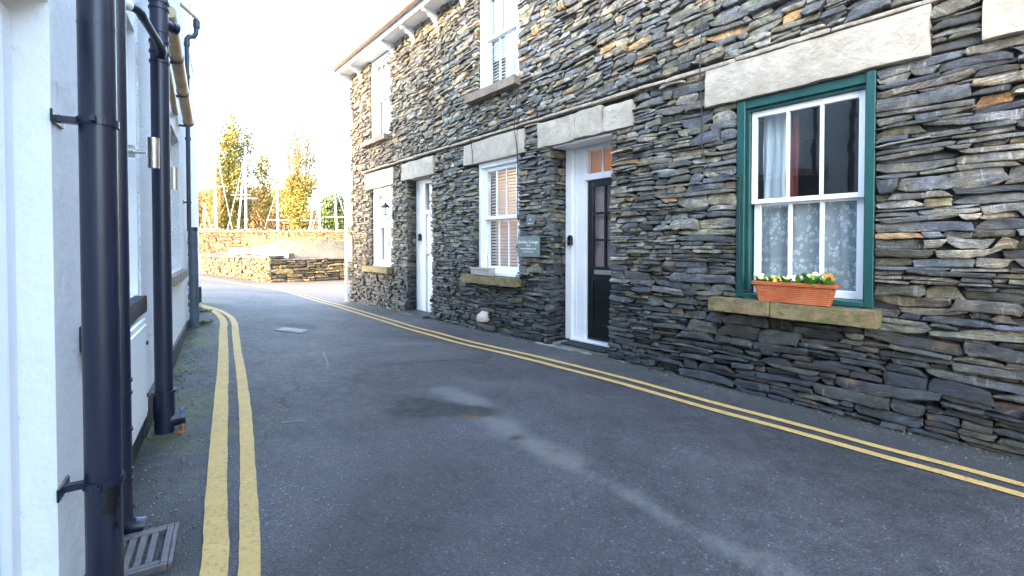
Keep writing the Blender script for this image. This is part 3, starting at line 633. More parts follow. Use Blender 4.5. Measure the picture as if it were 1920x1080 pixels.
# end gable facing the parking area
eg=layout(.05,5.5,-.25,4.7,[],lambda a,z:(.05,.10,.15,.45),np.random.default_rng(3))
pg=stonework(eg,lambda a,z,d:(-9.73-d*1.0,a,z),pal_r,np.random.default_rng(4),res=.06,nvk=4); pg['x']=np.full(len(pg['x']),-9.)
stone_obj('gable_wall',[pg],lambda x:True,M['slate'],tC,FR,oC)
# windows -----------------------------------------------------------
def pane_grid(x0,x1,z0,z1,cols,rows=1): return [(x0+(x1-x0)*i/cols) for i in range(cols+1)],[(z0+(z1-z0)*j/rows) for j in range(rows+1)]
def sash(m,x0,x1,z0,z1,y0,y1,st,top,bot,cols,bar=.018,rows=1):
    m.box(x0,x0+st,y0,y1,z0,z1,.003); m.box(x1-st,x1,y0,y1,z0,z1,.003); m.box(x0+st,x1-st,y0+.001,y1,z1-top,z1,.003); m.box(x0+st,x1-st,y0+.001,y1,z0,z0+bot,.003)
    for i in range(1,cols):
        x=x0+st+(x1-x0-2*st)*i/cols; m.box(x-bar/2,x+bar/2,y0+.004,y1-.004,z0+bot,z1-top,.002)
    for j in range(1,rows):
        z=z0+bot+(z1-z0-bot-top)*j/rows; m.box(x0+st,x1-st,y0+.006,y1-.006,z-bar/2,z+bar/2,.002)
def glassq(x0,x1,z0,z1,y): return MB().box(x0,x1,y,y+.004,z0,z1)
def room(x0,x1,z0,z1,y,d,mat,t,o,name='room_lining'):
    m=MB(); a,b,c,e=x0-.25,x1+.25,z0-.15,z1+.1; D=y+d
    for q in ([(a,y,c),(b,y,c),(b,D,c),(a,D,c)],[(a,y,e),(b,y,e),(b,D,e),(a,D,e)],[(a,y,c),(a,D,c),(a,D,e),(a,y,e)],[(b,y,c),(b,D,c),(b,D,e),(b,y,e)],[(a,D,c),(b,D,c),(b,D,e),(a,D,e)]): m.add(q,[(0,1,2,3)])
    for q in ((a,x0,c,e),(x1,b,c,e)): m.add([(q[0],y,q[2]),(q[1],y,q[2]),(q[1],y,q[3]),(q[0],y,q[3])],[(0,1,2,3)])
    return m.build(name,mat,t,FR,o)
def curtain(x0,x1,z0,z1,y,waves,amp,mat,t,o,name,nx_=120,scallop=0):
    V=[];Fq=[];nz_=14
    for i in range(nx_+1):
        u=i/nx_; ph=u*waves*2*math.pi
        for j in range(nz_+1):
            v=j/nz_; am=amp*(1-.35*v)
            z=z0+(z1-z0)*v+(abs(math.sin(u*60))*scallop*(1-v) if scallop else 0)
            V.append((x0+(x1-x0)*u+.35*am*math.sin(ph*2.3+1)+.004*math.sin(9*v+i*.3),y+am*math.sin(ph+.6*math.sin(3*v+u*5)),z))
    for i in range(nx_):
        for j in range(nz_): a=i*(nz_+1)+j; Fq.append((a,a+nz_+1,a+nz_+2,a+1))
    m=MB(); m.add(V,Fq,True); ob=m.build(name,mat,t,FR,o); me=ob.data
    uv=me.uv_layers.new(name='UVMap'); L=(x1-x0)*1.6
    lv=np.zeros(len(me.loops),np.int32); me.loops.foreach_get('vertex_index',lv)
    uvs=np.array([((k//(nz_+1))/nx_*L,(k%(nz_+1))/nz_*(z1-z0)) for k in range(len(V))]); uv.data.foreach_set('uv',uvs[lv].ravel().astype(np.float32)); return ob
def blind(x0,x1,z0,z1,y,t,o,pitch=.042,name='blind'):
    m=MB(); z=z0+.01
    while z<z1:
        m.add([(x0,y-.008,z-.012),(x1,y-.008,z-.012),(x1,y+.008,z+.012),(x0,y+.008,z+.012)],[(0,1,2,3)]); z+=pitch
    for x in (x0+.1,x1-.1): m.box(x-.002,x+.002,y-.013,y-.011,z0,z1)
    m.box(x0,x1,y-.02,y+.02,z1,z1+.04); return m.build(name,M['blind'],t,FR,o)
def white_window(op,t,o,wide=.05,cols=3,zr=None,inner=None,label=None,warm=False,rows=1,ytop=.0):
    x0,x1,z0,z1=op; y=.04; m=MB(); zr=zr or (z0+z1)/2
    m.box(x0,x0+.055,y,y+.16,z0,z1,.004); m.box(x1-.055,x1,y,y+.16,z0,z1,.004); m.box(x0+.055,x1-.055,y+.001,y+.16,z1-.07,z1,.004); m.box(x0+.055,x1-.055,y-.03,y+.16,z0,z0+.045,.004)
    m.box(x0+.055,x0+.085,y+.028,y+.15,z0+.045,z1-.07,.002); m.box(x1-.085,x1-.055,y+.028,y+.15,z0+.045,z1-.07,.002)
    wn_=m.build('window',M['white'],t,FR,o,label)
    a,b=x0+.085,x1-.085
    s=MB(); sash(s,a,b,zr-.02,z1-.072,y+.045,y+.08,.045,.05,.045,cols); s.build('upper_sash',M['white'],wn_,FR,o)
    s=MB(); sash(s,a,b,z0+.047,zr+.022,y+.086,y+.12,.045,.045,.07,cols); s.build('lower_sash',M['white'],wn_,FR,o)
    gq=glassq(a+.04,b-.04,zr+.02,z1-.11,y+.060); gq.box(a+.04,b-.04,y+.100,y+.104,z0+.1,zr-.02); gq.build('glass_pane',M['glass'],wn_,FR,o)
    return wn_
# green-framed window of the near cottage
x0,x1,z0,z1=OP['gw']; o=oA; m=MB()
m.box(x0,x0+.062,.0,.16,z0,z1,.004); m.box(x1-.05,x1,-.012,.16,z0,z1,.004); m.box(x0+.062,x1-.05,.012,.16,z1-.065,z1,.004); m.box(x0+.062,x1-.05,-.02,.16,z0,z0+.035,.004)
m.box(x0+.062,x0+.086,.035,.15,z0+.035,z1-.065,.002); m.box(x1-.062,x1-.05,.03,.15,z0+.035,z1-.065,.002); m.box(x0+.086,x1-.062,.036,.15,z1-.088,z1-.065,.002)
gwn=m.build('window',M['green'],tA,FR,o,'green painted window frame around white sashes')
a,b=x0+.088,x1-.064
s=MB(); sash(s,a,b,1.425,z1-.09,.065,.10,.038,.045,.035,3,.022); s.build('upper_sash',M['white'],gwn,FR,o)
s=MB(); sash(s,a+.008,b-.002,z0+.037,1.44,.104,.135,.05,.03,.055,3,.028); s.build('lower_sash',M['white'],gwn,FR,o)
q=glassq(a+.03,b-.03,1.45,z1-.13,.082); q.box(a+.045,b-.045,.118,.122,z0+.08,1.42); q.build('glass_pane',M['glass'],gwn,FR,o)
room(x0,x1,z0,z1,.25,2.2,M['dark'],gwn,o)
curtain(a+.02,b-.02,z0+.05,1.43,.150,4.5,.013,M['lace'],gwn,o,'lace_curtain',scallop=.0)
curtain(a+.03,a+.20,1.40,2.15,.20,3.0,.02,M['net'],gwn,o,'net_curtain',50)
curtain(a+.175,a+.285,.75,2.15,.23,2.0,.02,M['red'],gwn,o,'red_curtain',40)
# upper window of near cottage (above the picture)
white_window(OP['ug'],tA,oA,zr=3.95,label='upstairs white sash window above the green one')
# white windows
wB=white_window(OP['nw'],tB,oB,zr=1.47,label='ground floor white sash window lit from inside'); room(*OP['nw'],.25,2.0,M['roomwarm'],wB,oB); blind(OP['nw'][0]+.09,OP['nw'][1]-.09,.76,2.10,.20,wB,oB)
wU=white_window(OP['un'],tB,oB,zr=3.90,label='upstairs white sash window of the middle cottage'); room(*OP['un'],.25,1.5,M['dark'],wU,oB); blind(OP['un'][0]+.09,OP['un'][0]+.36,3.2,3.88,.20,wU,oB)
curtain(OP['un'][0]+.30,OP['un'][1]-.06,3.2,4.6,.22,4,.02,M['net'],wU,oB,'net_curtain',80); curtain(OP['un'][0]+.10,OP['un'][0]+.30,3.95,4.62,.20,2,.02,M['lace'],wU,oB,'lace_curtain',60)
wF=white_window(OP['fw'],tC,oC,zr=1.47,label='ground floor white sash window beside the lantern'); room(*OP['fw'],.25,2.,M['roomwarm'],wF,oC); curtain(OP['fw'][0]+.1,OP['fw'][1]-.1,.76,2.1,.2,5,.02,M['net'],wF,oC,'net_curtain',80)
wG=white_window(OP['uf'],tC,oC,zr=3.92,label='upstairs white sash window under the eaves'); room(*OP['uf'],.25,1.5,M['dark'],wG,oC); curtain(OP['uf'][0]+.1,OP['uf'][1]-.1,3.2,4.6,.2,5,.02,M['net'],wG,oC,'net_curtain',80)
def lamp_in(F,p,e,col,r=.05):
    l=bpy.data.lights.new('room_lamp','POINT'); l.energy=e; l.color=col; l.shadow_soft_size=r; lo=bpy.data.objects.new('room_lamp',l); COL.objects.link(lo); lo.location=F@Vector(p)
lamp_in(FR,(-4.9,1.2,2.1),1.5,(1,.78,.55),.12)
lamp_in(FR,(-8.0,1.2,2.0),.8,(1,.68,.40),.12)
# near door
x0,x1=-3.68,-2.70; Y0=.27; m=MB()
m.box(x0+.0,x0+.10,Y0-.02,Y0+.10,.0,2.235,.004); m.box(x0+.10,x0+.27,Y0+.012,Y0+.10,.0,2.235,.004); m.box(x0+.14,x0+.15,Y0+.004,Y0+.02,.0,2.16)
m.box(x1-.05,x1,Y0,Y0+.10,.0,2.235,.004); m.box(x0+.27,x1-.05,Y0+.013,Y0+.10,2.165,2.235,.004); m.box(x0+.27,x1-.05,Y0+.005,Y0+.10,1.835,1.905,.004)
m.box(x0+.27,x0+.285,Y0+.03,Y0+.10,.0,2.165); m.box(-3.175-.011,-3.175+.011,Y0+.03,Y0+.06,1.905,2.165); m.box(-2.95-.011,-2.95+.011,Y0+.03,Y0+.06,1.905,2.165)
m.box(x0+.10,x1,Y0-.05,Y0+.06,-.02,.028,.006)
m.box(x0+.002,x1-.14,.03,Y0-.021,2.212,2.236,.003); drf=m.build('door_frame',M['white'],tB,FR,oB)
m=MB(); L0,L1=x0+.285,x1-.052; yd=Y0+.045
m.box(L0,L0+.075,yd,yd+.04,.03,1.833,.003); m.box(L1-.075,L1,yd,yd+.04,.03,1.833,.003); m.box(L0+.075,L1-.075,yd+.001,yd+.04,1.76,1.833,.003); m.box(L0+.075,L1-.075,yd+.001,yd+.04,.70,.86,.003); m.box(L0+.075,L1-.075,yd+.001,yd+.04,.03,.22,.003)
m.box(L0+.075,L1-.075,yd+.014,yd+.035,.22,.70); m.box(L0+.11,L1-.11,yd+.004,yd+.016,.27,.65,.008)
for i in (1,2): xx=L0+.075+(L1-L0-.15)*i/3; m.box(xx-.012,xx+.012,yd+.006,yd+.034,.86,1.76,.002); zz=.86+.9*i/3; m.box(L0+.075,L1-.075,yd+.007,yd+.033,zz-.012,zz+.012,.002)
dr=m.build('door',M['black'],tB,FR,oB,'black front door with glazed upper half'); q=glassq(L0+.07,L1-.07,.85,1.77,yd+.02); q.build('glass_pane',M['glass'],dr,FR,oB)
MB().box(L0+.10,L0+.36,yd-.008,yd+.0,.775,.825,.004).build('letterbox',M['steel'],dr,FR,oB)
q=glassq(x0+.28,x1-.05,1.90,2.17,Y0+.045); q.build('fanlight_pane',M['glass'],drf,FR,oB)
room(L0,L1,.03,2.1,Y0+.12,2.2,M['roomwarm'],tB,oB,'hall_lining'); lamp_in(FR,(-3.15,1.5,1.7),.65,(1,.62,.33),.1)
M['hallcurtain']=simple('rose_brown_door_curtain',(.45,.29,.26),.9,.2,3,.004,40)
curtain(L0+.05,L1-.05,.84,1.79,yd+.06,5,.008,M['hallcurtain'],dr,oB,'door_curtain',80)
# step, mat
st=rough_block(-3.66,-2.86,.01,Y0-.05,-.16,-.008,4,.004); st.build('door_step',M['concrete'],tB,FR,oB); 
k_=rough_block(-3.85,-2.55,-.10,.0,-.2,-.03,6,.006); k_.build('step_edge',M['concrete'],tB,FR,oB)
tag(MB().box(-3.52,-2.90,-.005,.19,.0,.014,.005).build('doormat',M['rubber'],None,FR,(-3.2,.1,0)),'black rubber doormat on the step of the black door','doormat')
# far white door
m=MB(); x0,x1=-7.13,-6.25; Y1=.17
m.box(x0,x0+.31,Y1,Y1+.08,-.04,2.22,.003); m.box(x0+.06,x0+.066,Y1-.008,Y1+.01,-.04,2.2); m.box(x1-.05,x1,Y1,Y1+.08,-.04,2.22,.003); m.box(x0+.31,x1-.05,Y1+.002,Y1+.08,2.14,2.22,.003); m.box(x0+.31,x1-.05,Y1+.004,Y1+.08,1.62,1.69,.003)
fdf=m.build('door_frame',M['white'],tC,FR,oC); m=MB(); m.box(x0+.312,x1-.052,Y1+.03,Y1+.07,-.03,1.618,.003)
for k in range(1,5): m.box(x0+.31+k*.1,x0+.318+k*.1,Y1+.026,Y1+.034,-.02,1.6)
fdd=m.build('door',M['white'],tC,FR,oC,'plain white boarded front door'); MB().tube([(x0+.36,Y1-.02,.95),(x0+.36,Y1+.03,.95)],.018,10).build('door_knob',M['steel'],fdd,FR,oC)
glassq(x0+.30,x1-.05,1.68,2.15,Y1+.04).build('fanlight_pane',M['glass'],fdf,FR,oC); room(x0+.2,x1-.1,1.6,2.15,Y1+.1,.6,M['dark'],tC,oC,'hall_lining')
gz=gF(FR,-6.7,-.1); s_=rough_block(-7.12,-6.33,-.16,.17,gz-.15,-.015,9,.006,round_=.02); s_.build('door_step',M['castiron'] if False else M['plinth'],tC,FR,oC)
# ------------------------------------------------------------------ fittings on the terrace
def slab_text(txt,size,mat,parent,F,x,y,z,ext=.0012):
    cu=bpy.data.curves.new('lettering','FONT'); cu.body=txt; cu.size=size; cu.align_x='CENTER'; cu.align_y='CENTER'; cu.extrude=ext
    ob=bpy.data.objects.new('tmp',cu); COL.objects.link(ob); bpy.context.view_layer.update()
    me=bpy.data.meshes.new_from_object(ob.evaluated_get(bpy.context.evaluated_depsgraph_get())); bpy.data.objects.remove(ob)
    o2=bpy.data.objects.new('lettering',me); COL.objects.link(o2); me.materials.append(mat); o2.parent=parent
    o2.matrix_parent_inverse=Matrix.Identity(4); o2.matrix_basis=Matrix.Translation((x,y,z))@Matrix.Rotation(rad(90),4,'X'); return o2
px,pz=-3.995,1.083
pl=MB().box(px-.19,px+.19,-.058,-.040,pz-.12,pz+.12,.003).build('name_plaque',M['plaque'],None,FR,(px,-.04,pz)); tag(pl,'grey green slate name plaque with white lettering left of the black door','sign')
slab_text('Brinkley Cottage',.050,M['letter'],pl,FR,0,-.019,.055); slab_text('owned',.026,M['letter'],pl,FR,0,-.019,.016); slab_text('www.brinkleylets.co.uk',.029,M['letter'],pl,FR,0,-.019,-.022); slab_text('07798 543210',.030,M['letterred'],pl,FR,0,-.019,-.060)
px,pz=-3.97,1.385
pl=MB().box(px-.07,px+.07,-.05,-.038,pz-.055,pz+.055,.003).build('number_plaque',M['plaquedark'],None,FR,(px,-.04,pz)); tag(pl,'small dark slate plaque above the grey green name plaque','sign')
slab_text('4',.045,M['letter'],pl,FR,0,-.012,.018); slab_text('The Lane',.022,M['letter'],pl,FR,0,-.012,-.026)
def keysafe(x,y,z,label):
    t=thing('key_safe',label,'key safe',FR,(x,y,z),'black key safes on door frames')
    m=MB(); m.box(x-.032,x+.032,y-.045,y,z-.055,z+.045,.008); m.box(x-.024,x+.024,y-.04,y-.002,z+.045,z+.062,.008); m.build('body',M['black'],t,FR,(x,y,z))
    m=MB()
    for i in range(4): m.tube([(x-.018+.012*i,y-.047,z-.01),(x-.018+.012*i,y-.053,z-.01)],.005,8)
    m.build('dial',M['steel'],t,FR,(x,y,z)); return t
keysafe(-3.585,.25,1.155,'black key safe on the white frame of the glazed black door'); keysafe(-6.97,.17,1.235,'black key safe on the white frame of the plain white door')
# pinkish stone stub low on the wall
t=rough_block(-4.98,-4.80,-.13,.02,.07,.22,3,.010,round_=.035); 
t.v=[(x,y,z-(.5*(-y) if z>.14 else .1*y)) for x,y,z in t.v]
tag(t.build('stone_stub',M['pinkstone'],None,FR,(-4.89,-.02,.07)),'pinkish stone stub jutting from the wall low down under the blinds window','stone')
# stone trough on the sill
tr=thing('stone_trough','pale stone trough with a dry twig on the sill of the blinds window','planter',FR,(-4.93,-.04,.70)); m=MB(); O=(-4.93,-.04,.70)
m.box(-5.12,-4.70,-.095,-.083,.70,.80,.003); m.box(-5.12,-4.70,-.01,.002,.70,.80,.003); m.box(-5.12,-5.108,-.083,-.01,.70,.80); m.box(-4.712,-4.70,-.083,-.01,.70,.80); m.box(-5.108,-4.712,-.083,-.01,.70,.715); m.box(-5.13,-4.69,-.1,-.094,.775,.80,.002)
M['palestone']=simple('pale_pot_stone',(.36,.32,.29),.85,.2,20,.004,60); m.build('trough',M['palestone'],tr,FR,O)
MB().box(-5.107,-4.713,-.082,-.011,.716,.785).build('soil',M['soil'],tr,FR,O)
for pts in ([(-4.80,-.05,.78),(-4.79,-.05,.88),(-4.80,-.052,.97)],[(-5.0,-.05,.78),(-5.03,-.05,.83)],[(-4.95,-.05,.78),(-4.94,-.05,.82)]): MB().tube(pts,.0035,5).build('twig',M['twig'],tr,FR,O)
# lantern
lx,lz=-7.62,1.71; O=(lx,-.04,lz); lt=thing('wall_lantern','small black carriage lantern beside the far ground floor window','lantern',FR,O)
m=MB(); m.box(lx-.025,lx+.025,-.045,-.025,lz-.14,lz+.02,.005); m.tube([(lx,-.04,lz-.06),(lx,-.10,lz-.13),(lx,-.16,lz-.12),(lx,-.17,lz-.06)],.007,8); m.build('bracket',M['black'],lt,FR,O)
m=MB()
def loft(m,rs,c,n=6,smooth=False):
    V=[];Fq=[]
    for r,z in rs:
        for k in range(n): q=2*math.pi*(k+.5)/n; V.append((c[0]+r*math.cos(q),c[1]+r*math.sin(q),z))
    for i in range(len(rs)-1):
        for k in range(n): Fq.append((i*n+k,i*n+(k+1)%n,(i+1)*n+(k+1)%n,(i+1)*n+k))
    m.add(V,Fq,smooth); return m
c=(lx,-.17); loft(m,[(.0,lz-.075),(.03,lz-.07),(.035,lz-.055),(.0,lz-.054)],c); loft(m,[(.085,lz+.065),(.082,lz+.075),(.05,lz+.105),(.018,lz+.125),(.018,lz+.14),(.007,lz+.15),(.0,lz+.175)],c)
for k in range(6):
    q=2*math.pi*(k+.5)/6; m.tube([(c[0]+.035*math.cos(q),c[1]+.035*math.sin(q),lz-.055),(c[0]+.066*math.cos(q),c[1]+.066*math.sin(q),lz+.066)],.004,5)
m.build('cage',M['black'],lt,FR,O); m=MB(); loft(m,[(.033,lz-.05),(.062,lz+.062)],c); m.build('glass',M['glass'],lt,FR,O)
# cables
def cable(pts,label,F=FR,r=.006,mat='cable'):
    m=MB(); P=[Vector(p) for p in pts]; q=[]
    for i in range(len(P)-1):
        p0=P[max(i-1,0)];p1=P[i];p2=P[i+1];p3=P[min(i+2,len(P)-1)]
        for k in range(8): t=k/8; q.append(.5*((2*p1)+(p2-p0)*t+(2*p0-5*p1+4*p2-p3)*t*t+(3*p1-p0-3*p2+p3)*t**3))
    q.append(P[-1]); m.tube(q,r,6); tag(m.build('cable',M[mat],None,F,pts[0]),label,'cable')
cable([(-1.88,-.035,4.6),(-1.875,-.04,3.6),(-1.878,-.04,3.0),(-1.875,-.075,2.57),(-1.872,-.045,2.2),(-1.87,-.04,1.95),(-1.84,-.04,1.80),(-1.76,-.038,1.70),(-1.62,-.03,1.655),(-1.585,-.008,1.64),(-1.575,-.006,1.58),(-1.575,-.006,1.0),(-1.57,-.006,.78),(-1.5,-.005,.735)],'thin dark cable down the wall into the green window frame',r=.005)
cable([(-5.15,-.03,3.0),(-5.16,-.045,2.7),(-5.15,-.075,2.56),(-5.16,-.04,2.4),(-5.155,-.03,2.2)],'thin dark cable down the left of the blinds window lintel',r=.005)
cable([(-4.22,-.035,2.95),(-4.225,-.075,2.56),(-4.22,-.04,2.3),(-4.21,-.035,1.9),(-4.215,-.03,1.45),(-4.1,-.04,1.35),(-3.9,-.04,1.32)],'thin dark cable down the wall between the blinds window and the plaques',r=.006)
# white downpipe at the far corner
dp=thing('downpipe','white downpipe down the far corner of the end cottage','downpipe',FR,(-9.79,-.06,-.1)); O=(-9.79,-.06,-.1)
MB().tube([(-9.79,-.06,-.12),(-9.79,-.06,4.42)],.034,14).build('pipe',M['white'],dp,FR,O)
m=MB(); m.tube([(-9.79,-.06,4.40),(-9.79,-.10,4.50),(-9.79,-.24,4.62),(-9.79,-.31,4.70),(-9.79,-.325,4.78)],.034,12); m.build('swan_neck',M['white'],dp,FR,O)
for z in (.9,2.3,3.7): MB().ring((-9.79,-.06),.034,.043,z,z+.05).build('collar',M['white'],dp,FR,O)
# flower trough
fx0,fx1=-1.44,-.905; fz=.684; fy0,fy1=-.112,-.005
pt=thing('flower_trough','long orange terracotta trough on the mossy sill of the green window','planter',FR,((fx0+fx1)/2,-.06,fz)); O=((fx0+fx1)/2,-.06,fz)
def taper(x0,x1,y0,y1,z0,z1,dx,dy,m,ribs=0):
    V=[];n=ribs*4+1 if ribs else 2
    for i in range(n):
        t=i/(n-1); b=.0014*math.sin(t*ribs*2*math.pi) if ribs else 0; a=1-t
        c=.012
        X0,X1,Y0_,Y1_=x0+dx*a-b,x1-dx*a+b,y0+dy*a-b,y1-dy*a+b; z=z0+(z1-z0)*t
        V+=[(X0+c,Y0_,z),(X1-c,Y0_,z),(X1,Y0_+c,z),(X1,Y1_-c,z),(X1-c,Y1_,z),(X0+c,Y1_,z),(X0,Y1_-c,z),(X0,Y0_+c,z)]
    Fq=[(i*8+k,i*8+(k+1)%8,(i+1)*8+(k+1)%8,(i+1)*8+k) for i in range(n-1) for k in range(8)]; Fq.append(tuple(range(8))); m.add(V,Fq,False)
m=MB(); taper(fx0+.012,fx1-.012,fy0+.008,fy1-.008,fz,fz+.124,.028,.014,m,9); m.build('body',M['terracotta'],pt,FR,O)
m=MB(); 
for (a,b_,c_,d_) in ((fx0,fx1,fy0,fy0+.012),(fx0,fx1,fy1-.012,fy1),(fx0,fx0+.012,fy0+.012,fy1-.012),(fx1-.012,fx1,fy0+.012,fy1-.012)): m.box(a,b_,c_,d_,fz+.122,fz+.150,.004)
m.build('rim',M['terracotta'],pt,FR,O); MB().box(fx0+.014,fx1-.014,fy0+.013,fy1-.013,fz+.11,fz+.138).build('soil',M['soil'],pt,FR,O)
def leafmesh(m,base,dirv,l,wd,up,curl=.3):
    d=Vector(dirv).normalized(); s=d.cross(Vector((0,0,1)))
    if s.length<1e-3: s=Vector((1,0,0))
    s.normalize(); n=6; V=[];Fq=[]; b=Vector(base)
    for i in range(n):
        t=i/(n-1); wv=wd*math.sin(math.pi*min(1,.12+.88*t)**.8)*(.9 if i<n-1 else .1); p=b+d*l*t+Vector((0,0,up*l*t-curl*l*t*t)); V+=[p-s*wv,p+Vector((0,0,-.15*wv)),p+s*wv]
    for i in range(n-1):
        for k in (0,1): Fq.append((i*3+k,i*3+k+1,(i+1)*3+k+1,(i+1)*3+k))
    m.add(V,Fq,True)
def flower(m,mc,p,r,nrm,petals=5):
    nrm=Vector(nrm).normalized(); a=nrm.orthogonal().normalized(); b=nrm.cross(a); p=Vector(p); off=R_.uniform(0,6)
    for k in range(petals):
        q=off+2*math.pi*k/petals; d=a*math.cos(q)+b*math.sin(q); s=nrm.cross(d); V=[p]
        for (t,w_,u) in ((.35,.32,.12),(.8,.50,.22),(1.05,.36,.16),(1.0,.0,.12)): V+= [p+d*r*t-s*r*w_+nrm*r*u, p+d*r*t+s*r*w_+nrm*r*u]
        m.add(V,[(0,1,2),(1,3,4,2),(3,5,6,4),(5,7,8,6)],True)
    mc.tube([p+nrm*r*.02,p+nrm*r*.20],[r*.2,r*.12],7)
spots=[(-1.385,'petalpale','clump of pale yellow primroses at the left end of the terracotta trough',4),(-1.305,'petalyellow','clump of deep yellow primroses second from the left in the trough',4),(-1.22,'petalpale','clump of pale yellow primroses between the deep yellow and the white ones',4),
       (-1.14,'petalwhite','clump of white primroses in the middle of the terracotta trough',4),(-1.06,'petalpale','clump of pale yellow primroses between the white ones and the orange one',3),(-.965,'petalorange','leafy orange primrose at the right end of the terracotta trough',5)]
for fx,pm,lab,nf in spots:
    O=(fx,-.06,fz+.137); t=thing('primrose_plant',lab,'flowers',FR,O,'primroses in the terracotta trough'); m=MB(); org='orange' in lab
    for k in range(26 if org else 18):
        q=R_.uniform(0,6.28); leafmesh(m,(fx+.008*math.cos(q),-.06+.008*math.sin(q),fz+.138),(math.cos(q),math.sin(q)*.75,0),R_.uniform(.05,.085)*(1.1 if org else .85),R_.uniform(.014,.022),R_.uniform(.7,1.6),R_.uniform(.3,.7))
    m.build('leaves',M['leaf'],t,FR,O); 
    for k in range(nf+3):
        m=mc=MB()
        q=R_.uniform(0,6.28); rr=R_.uniform(.004,.042); p=(fx+rr*math.cos(q)*1.15,-.065+rr*.7*math.sin(q),fz+(.205 if org else .175)+R_.uniform(-.018,.018)); flower(m,mc,p,R_.uniform(.013,.018),(R_.uniform(-.5,.5),-R_.uniform(.5,1.1),R_.uniform(.5,1))); m.build('flower',M[pm],t,FR,O)
# ------------------------------------------------------------------ left-hand white building
OL=(0,0,.04); tL=thing('white_building','white rendered building with the black soil pipes','building',FL,OL)
H=5.4; dh=(-1.25,-.025,-.3,1.745); wh1=(.28,1.32,.85,2.20); wh2=(2.6,3.75,.87,2.10); wh3=(5.3,6.0,1.3,2.2)
m=holes_wall(-4.6,1.36,-.6,H,[dh,wh1],0,.10); m.build('wall',M['render'],tL,FL,OL)  # stretch behind the camera is added to keep sun off the terrace
m=holes_wall(1.36,7.1,.27,H,[wh2],-.008,.12)
m.add([(1.36,-.008,.27),(1.36,.0,.27),(1.36,.0,H),(1.36,-.008,H)],[(0,1,2,3)])
m.add([(7.1,-.008,-.6),(7.1,6.,-.6),(7.1,6.,H),(7.1,-.008,H)],[(0,1,2,3)]); m.build('wall',M['dash'],tL,FL,OL)
m=MB(); m.add([(-4.6,0,-.6),(-4.6,6,-.6),(-4.6,6,H),(-4.6,0,H)],[(0,1,2,3)]); m.add([(-4.6,6,-.6),(7.1,6,-.6),(7.1,6,H),(-4.6,6,H)],[(0,1,2,3)]); m.build('rear_wall',M['render'],tL,FL,OL)
MB().prism([(-.12,H-.02),(3,H+.8),(6.35,H-.05),(6.35,H+.05),(3,H+.92),(-.12,H+.06)],-4.8,7.1).build('roof',M['roofslate'],tL,FL,OL)  # unseen roof, height and pitch shaped to shade the lane from the sun
m=MB(); m.box(1.36,7.1,-.022,-.001,-.5,.268,.004); m.build('plinth',M['plinth'],tL,FL,OL); m=MB(); m.box(.50,1.358,-.012,-.001,-.5,.20,.003); m.build('plinth',M['plinth'],tL,FL,OL)
# door in the near recess
m=MB(); m.box(-1.25,-.085,.096,.13,-.2,1.745); 
drw=m.build('door',M['whitedoor'],tL,FL,OL); m=MB(); m.box(-.087,-.026,.07,.12,-.2,1.70,.004); m.box(-1.249,-1.19,.07,.12,-.2,1.70,.004); m.box(-1.19,-.088,.07,.12,1.68,1.744,.004)
m.box(-.112,-.092,.088,.12,-.2,1.67,.003); m.build('door_frame',M['whitedoor'],tL,FL,OL)
m=MB(); m.box(-1.22,-.03,-.012,.0,1.747,1.95,.003)
# windows in the left building
for wh,sz,lab in ((wh1,(.76,.845),'ground floor window behind the soil pipes'),(wh2,(.785,.865),'ground floor window beyond the tall soil pipe')):
    x0,x1,z0,z1=wh; m=MB(); m.box(x0,x0+.06,.085,.15,z0,z1,.003); m.box(x1-.06,x1,.085,.15,z0,z1,.003); m.box(x0+.06,x1-.06,.086,.15,z1-.06,z1,.003); m.box(x0+.06,x1-.06,.086,.15,z0,z0+.06,.003); m.box((x0+x1)/2-.02,(x0+x1)/2+.02,.09,.14,z0+.06,z1-.06,.003)
    wn2=m.build('window',M['white'],tL,FL,OL,lab); q=MB().box(x0+.05,x1-.05,.115,.119,z0+.05,z1-.05); q.build('glass_pane',M['glass'],wn2,FL,OL); MB().box(x0-.1,x1+.1,.5,.52,z0-.1,z1+.1).build('room_lining',M['dark'],wn2,FL,OL)
    e=.045 if wh is wh1 else .06
    s=rough_block(x0-.07,(1.27 if wh is wh1 else 3.92),-e,.09,sz[0],sz[1],3,.004,round_=.008); s.build('window_sill',M['plinth'] if wh is wh1 else M['sillbrown'],tL,FL,OL)
# upstairs windows facing the lane (they only show as reflections)
for xx in (.4,2.9,5.2):
    m=MB(); m.box(xx,xx+.95,-.02,.02,3.5,4.7,.004); wn3=m.build('window',M['white'],tL,FL,OL); q=MB(); q.box(xx+.07,xx+.88,-.026,-.021,3.6,4.12); q.box(xx+.07,xx+.88,-.026,-.021,4.18,4.62); q.build('glass_pane',M['black'],wn3,FL,OL)
# exposed rubble strip where render has fallen
rr=np.random.default_rng(21); cl=layout(4.62,4.86,.27,1.42,[],lambda a,z:(.03,.07,.05,.14),rr)
pk=stonework(cl,lambda a,z,d:(a,-d-.005,z),lambda a,z,q:np.array((.05,.045,.04))*q.uniform(.4,2.5),rr,res=.03,proud=.014,nvk=4); stone_obj('exposed_rubble',[pk],lambda x:True,M['fieldstone'],tL,FL,OL)
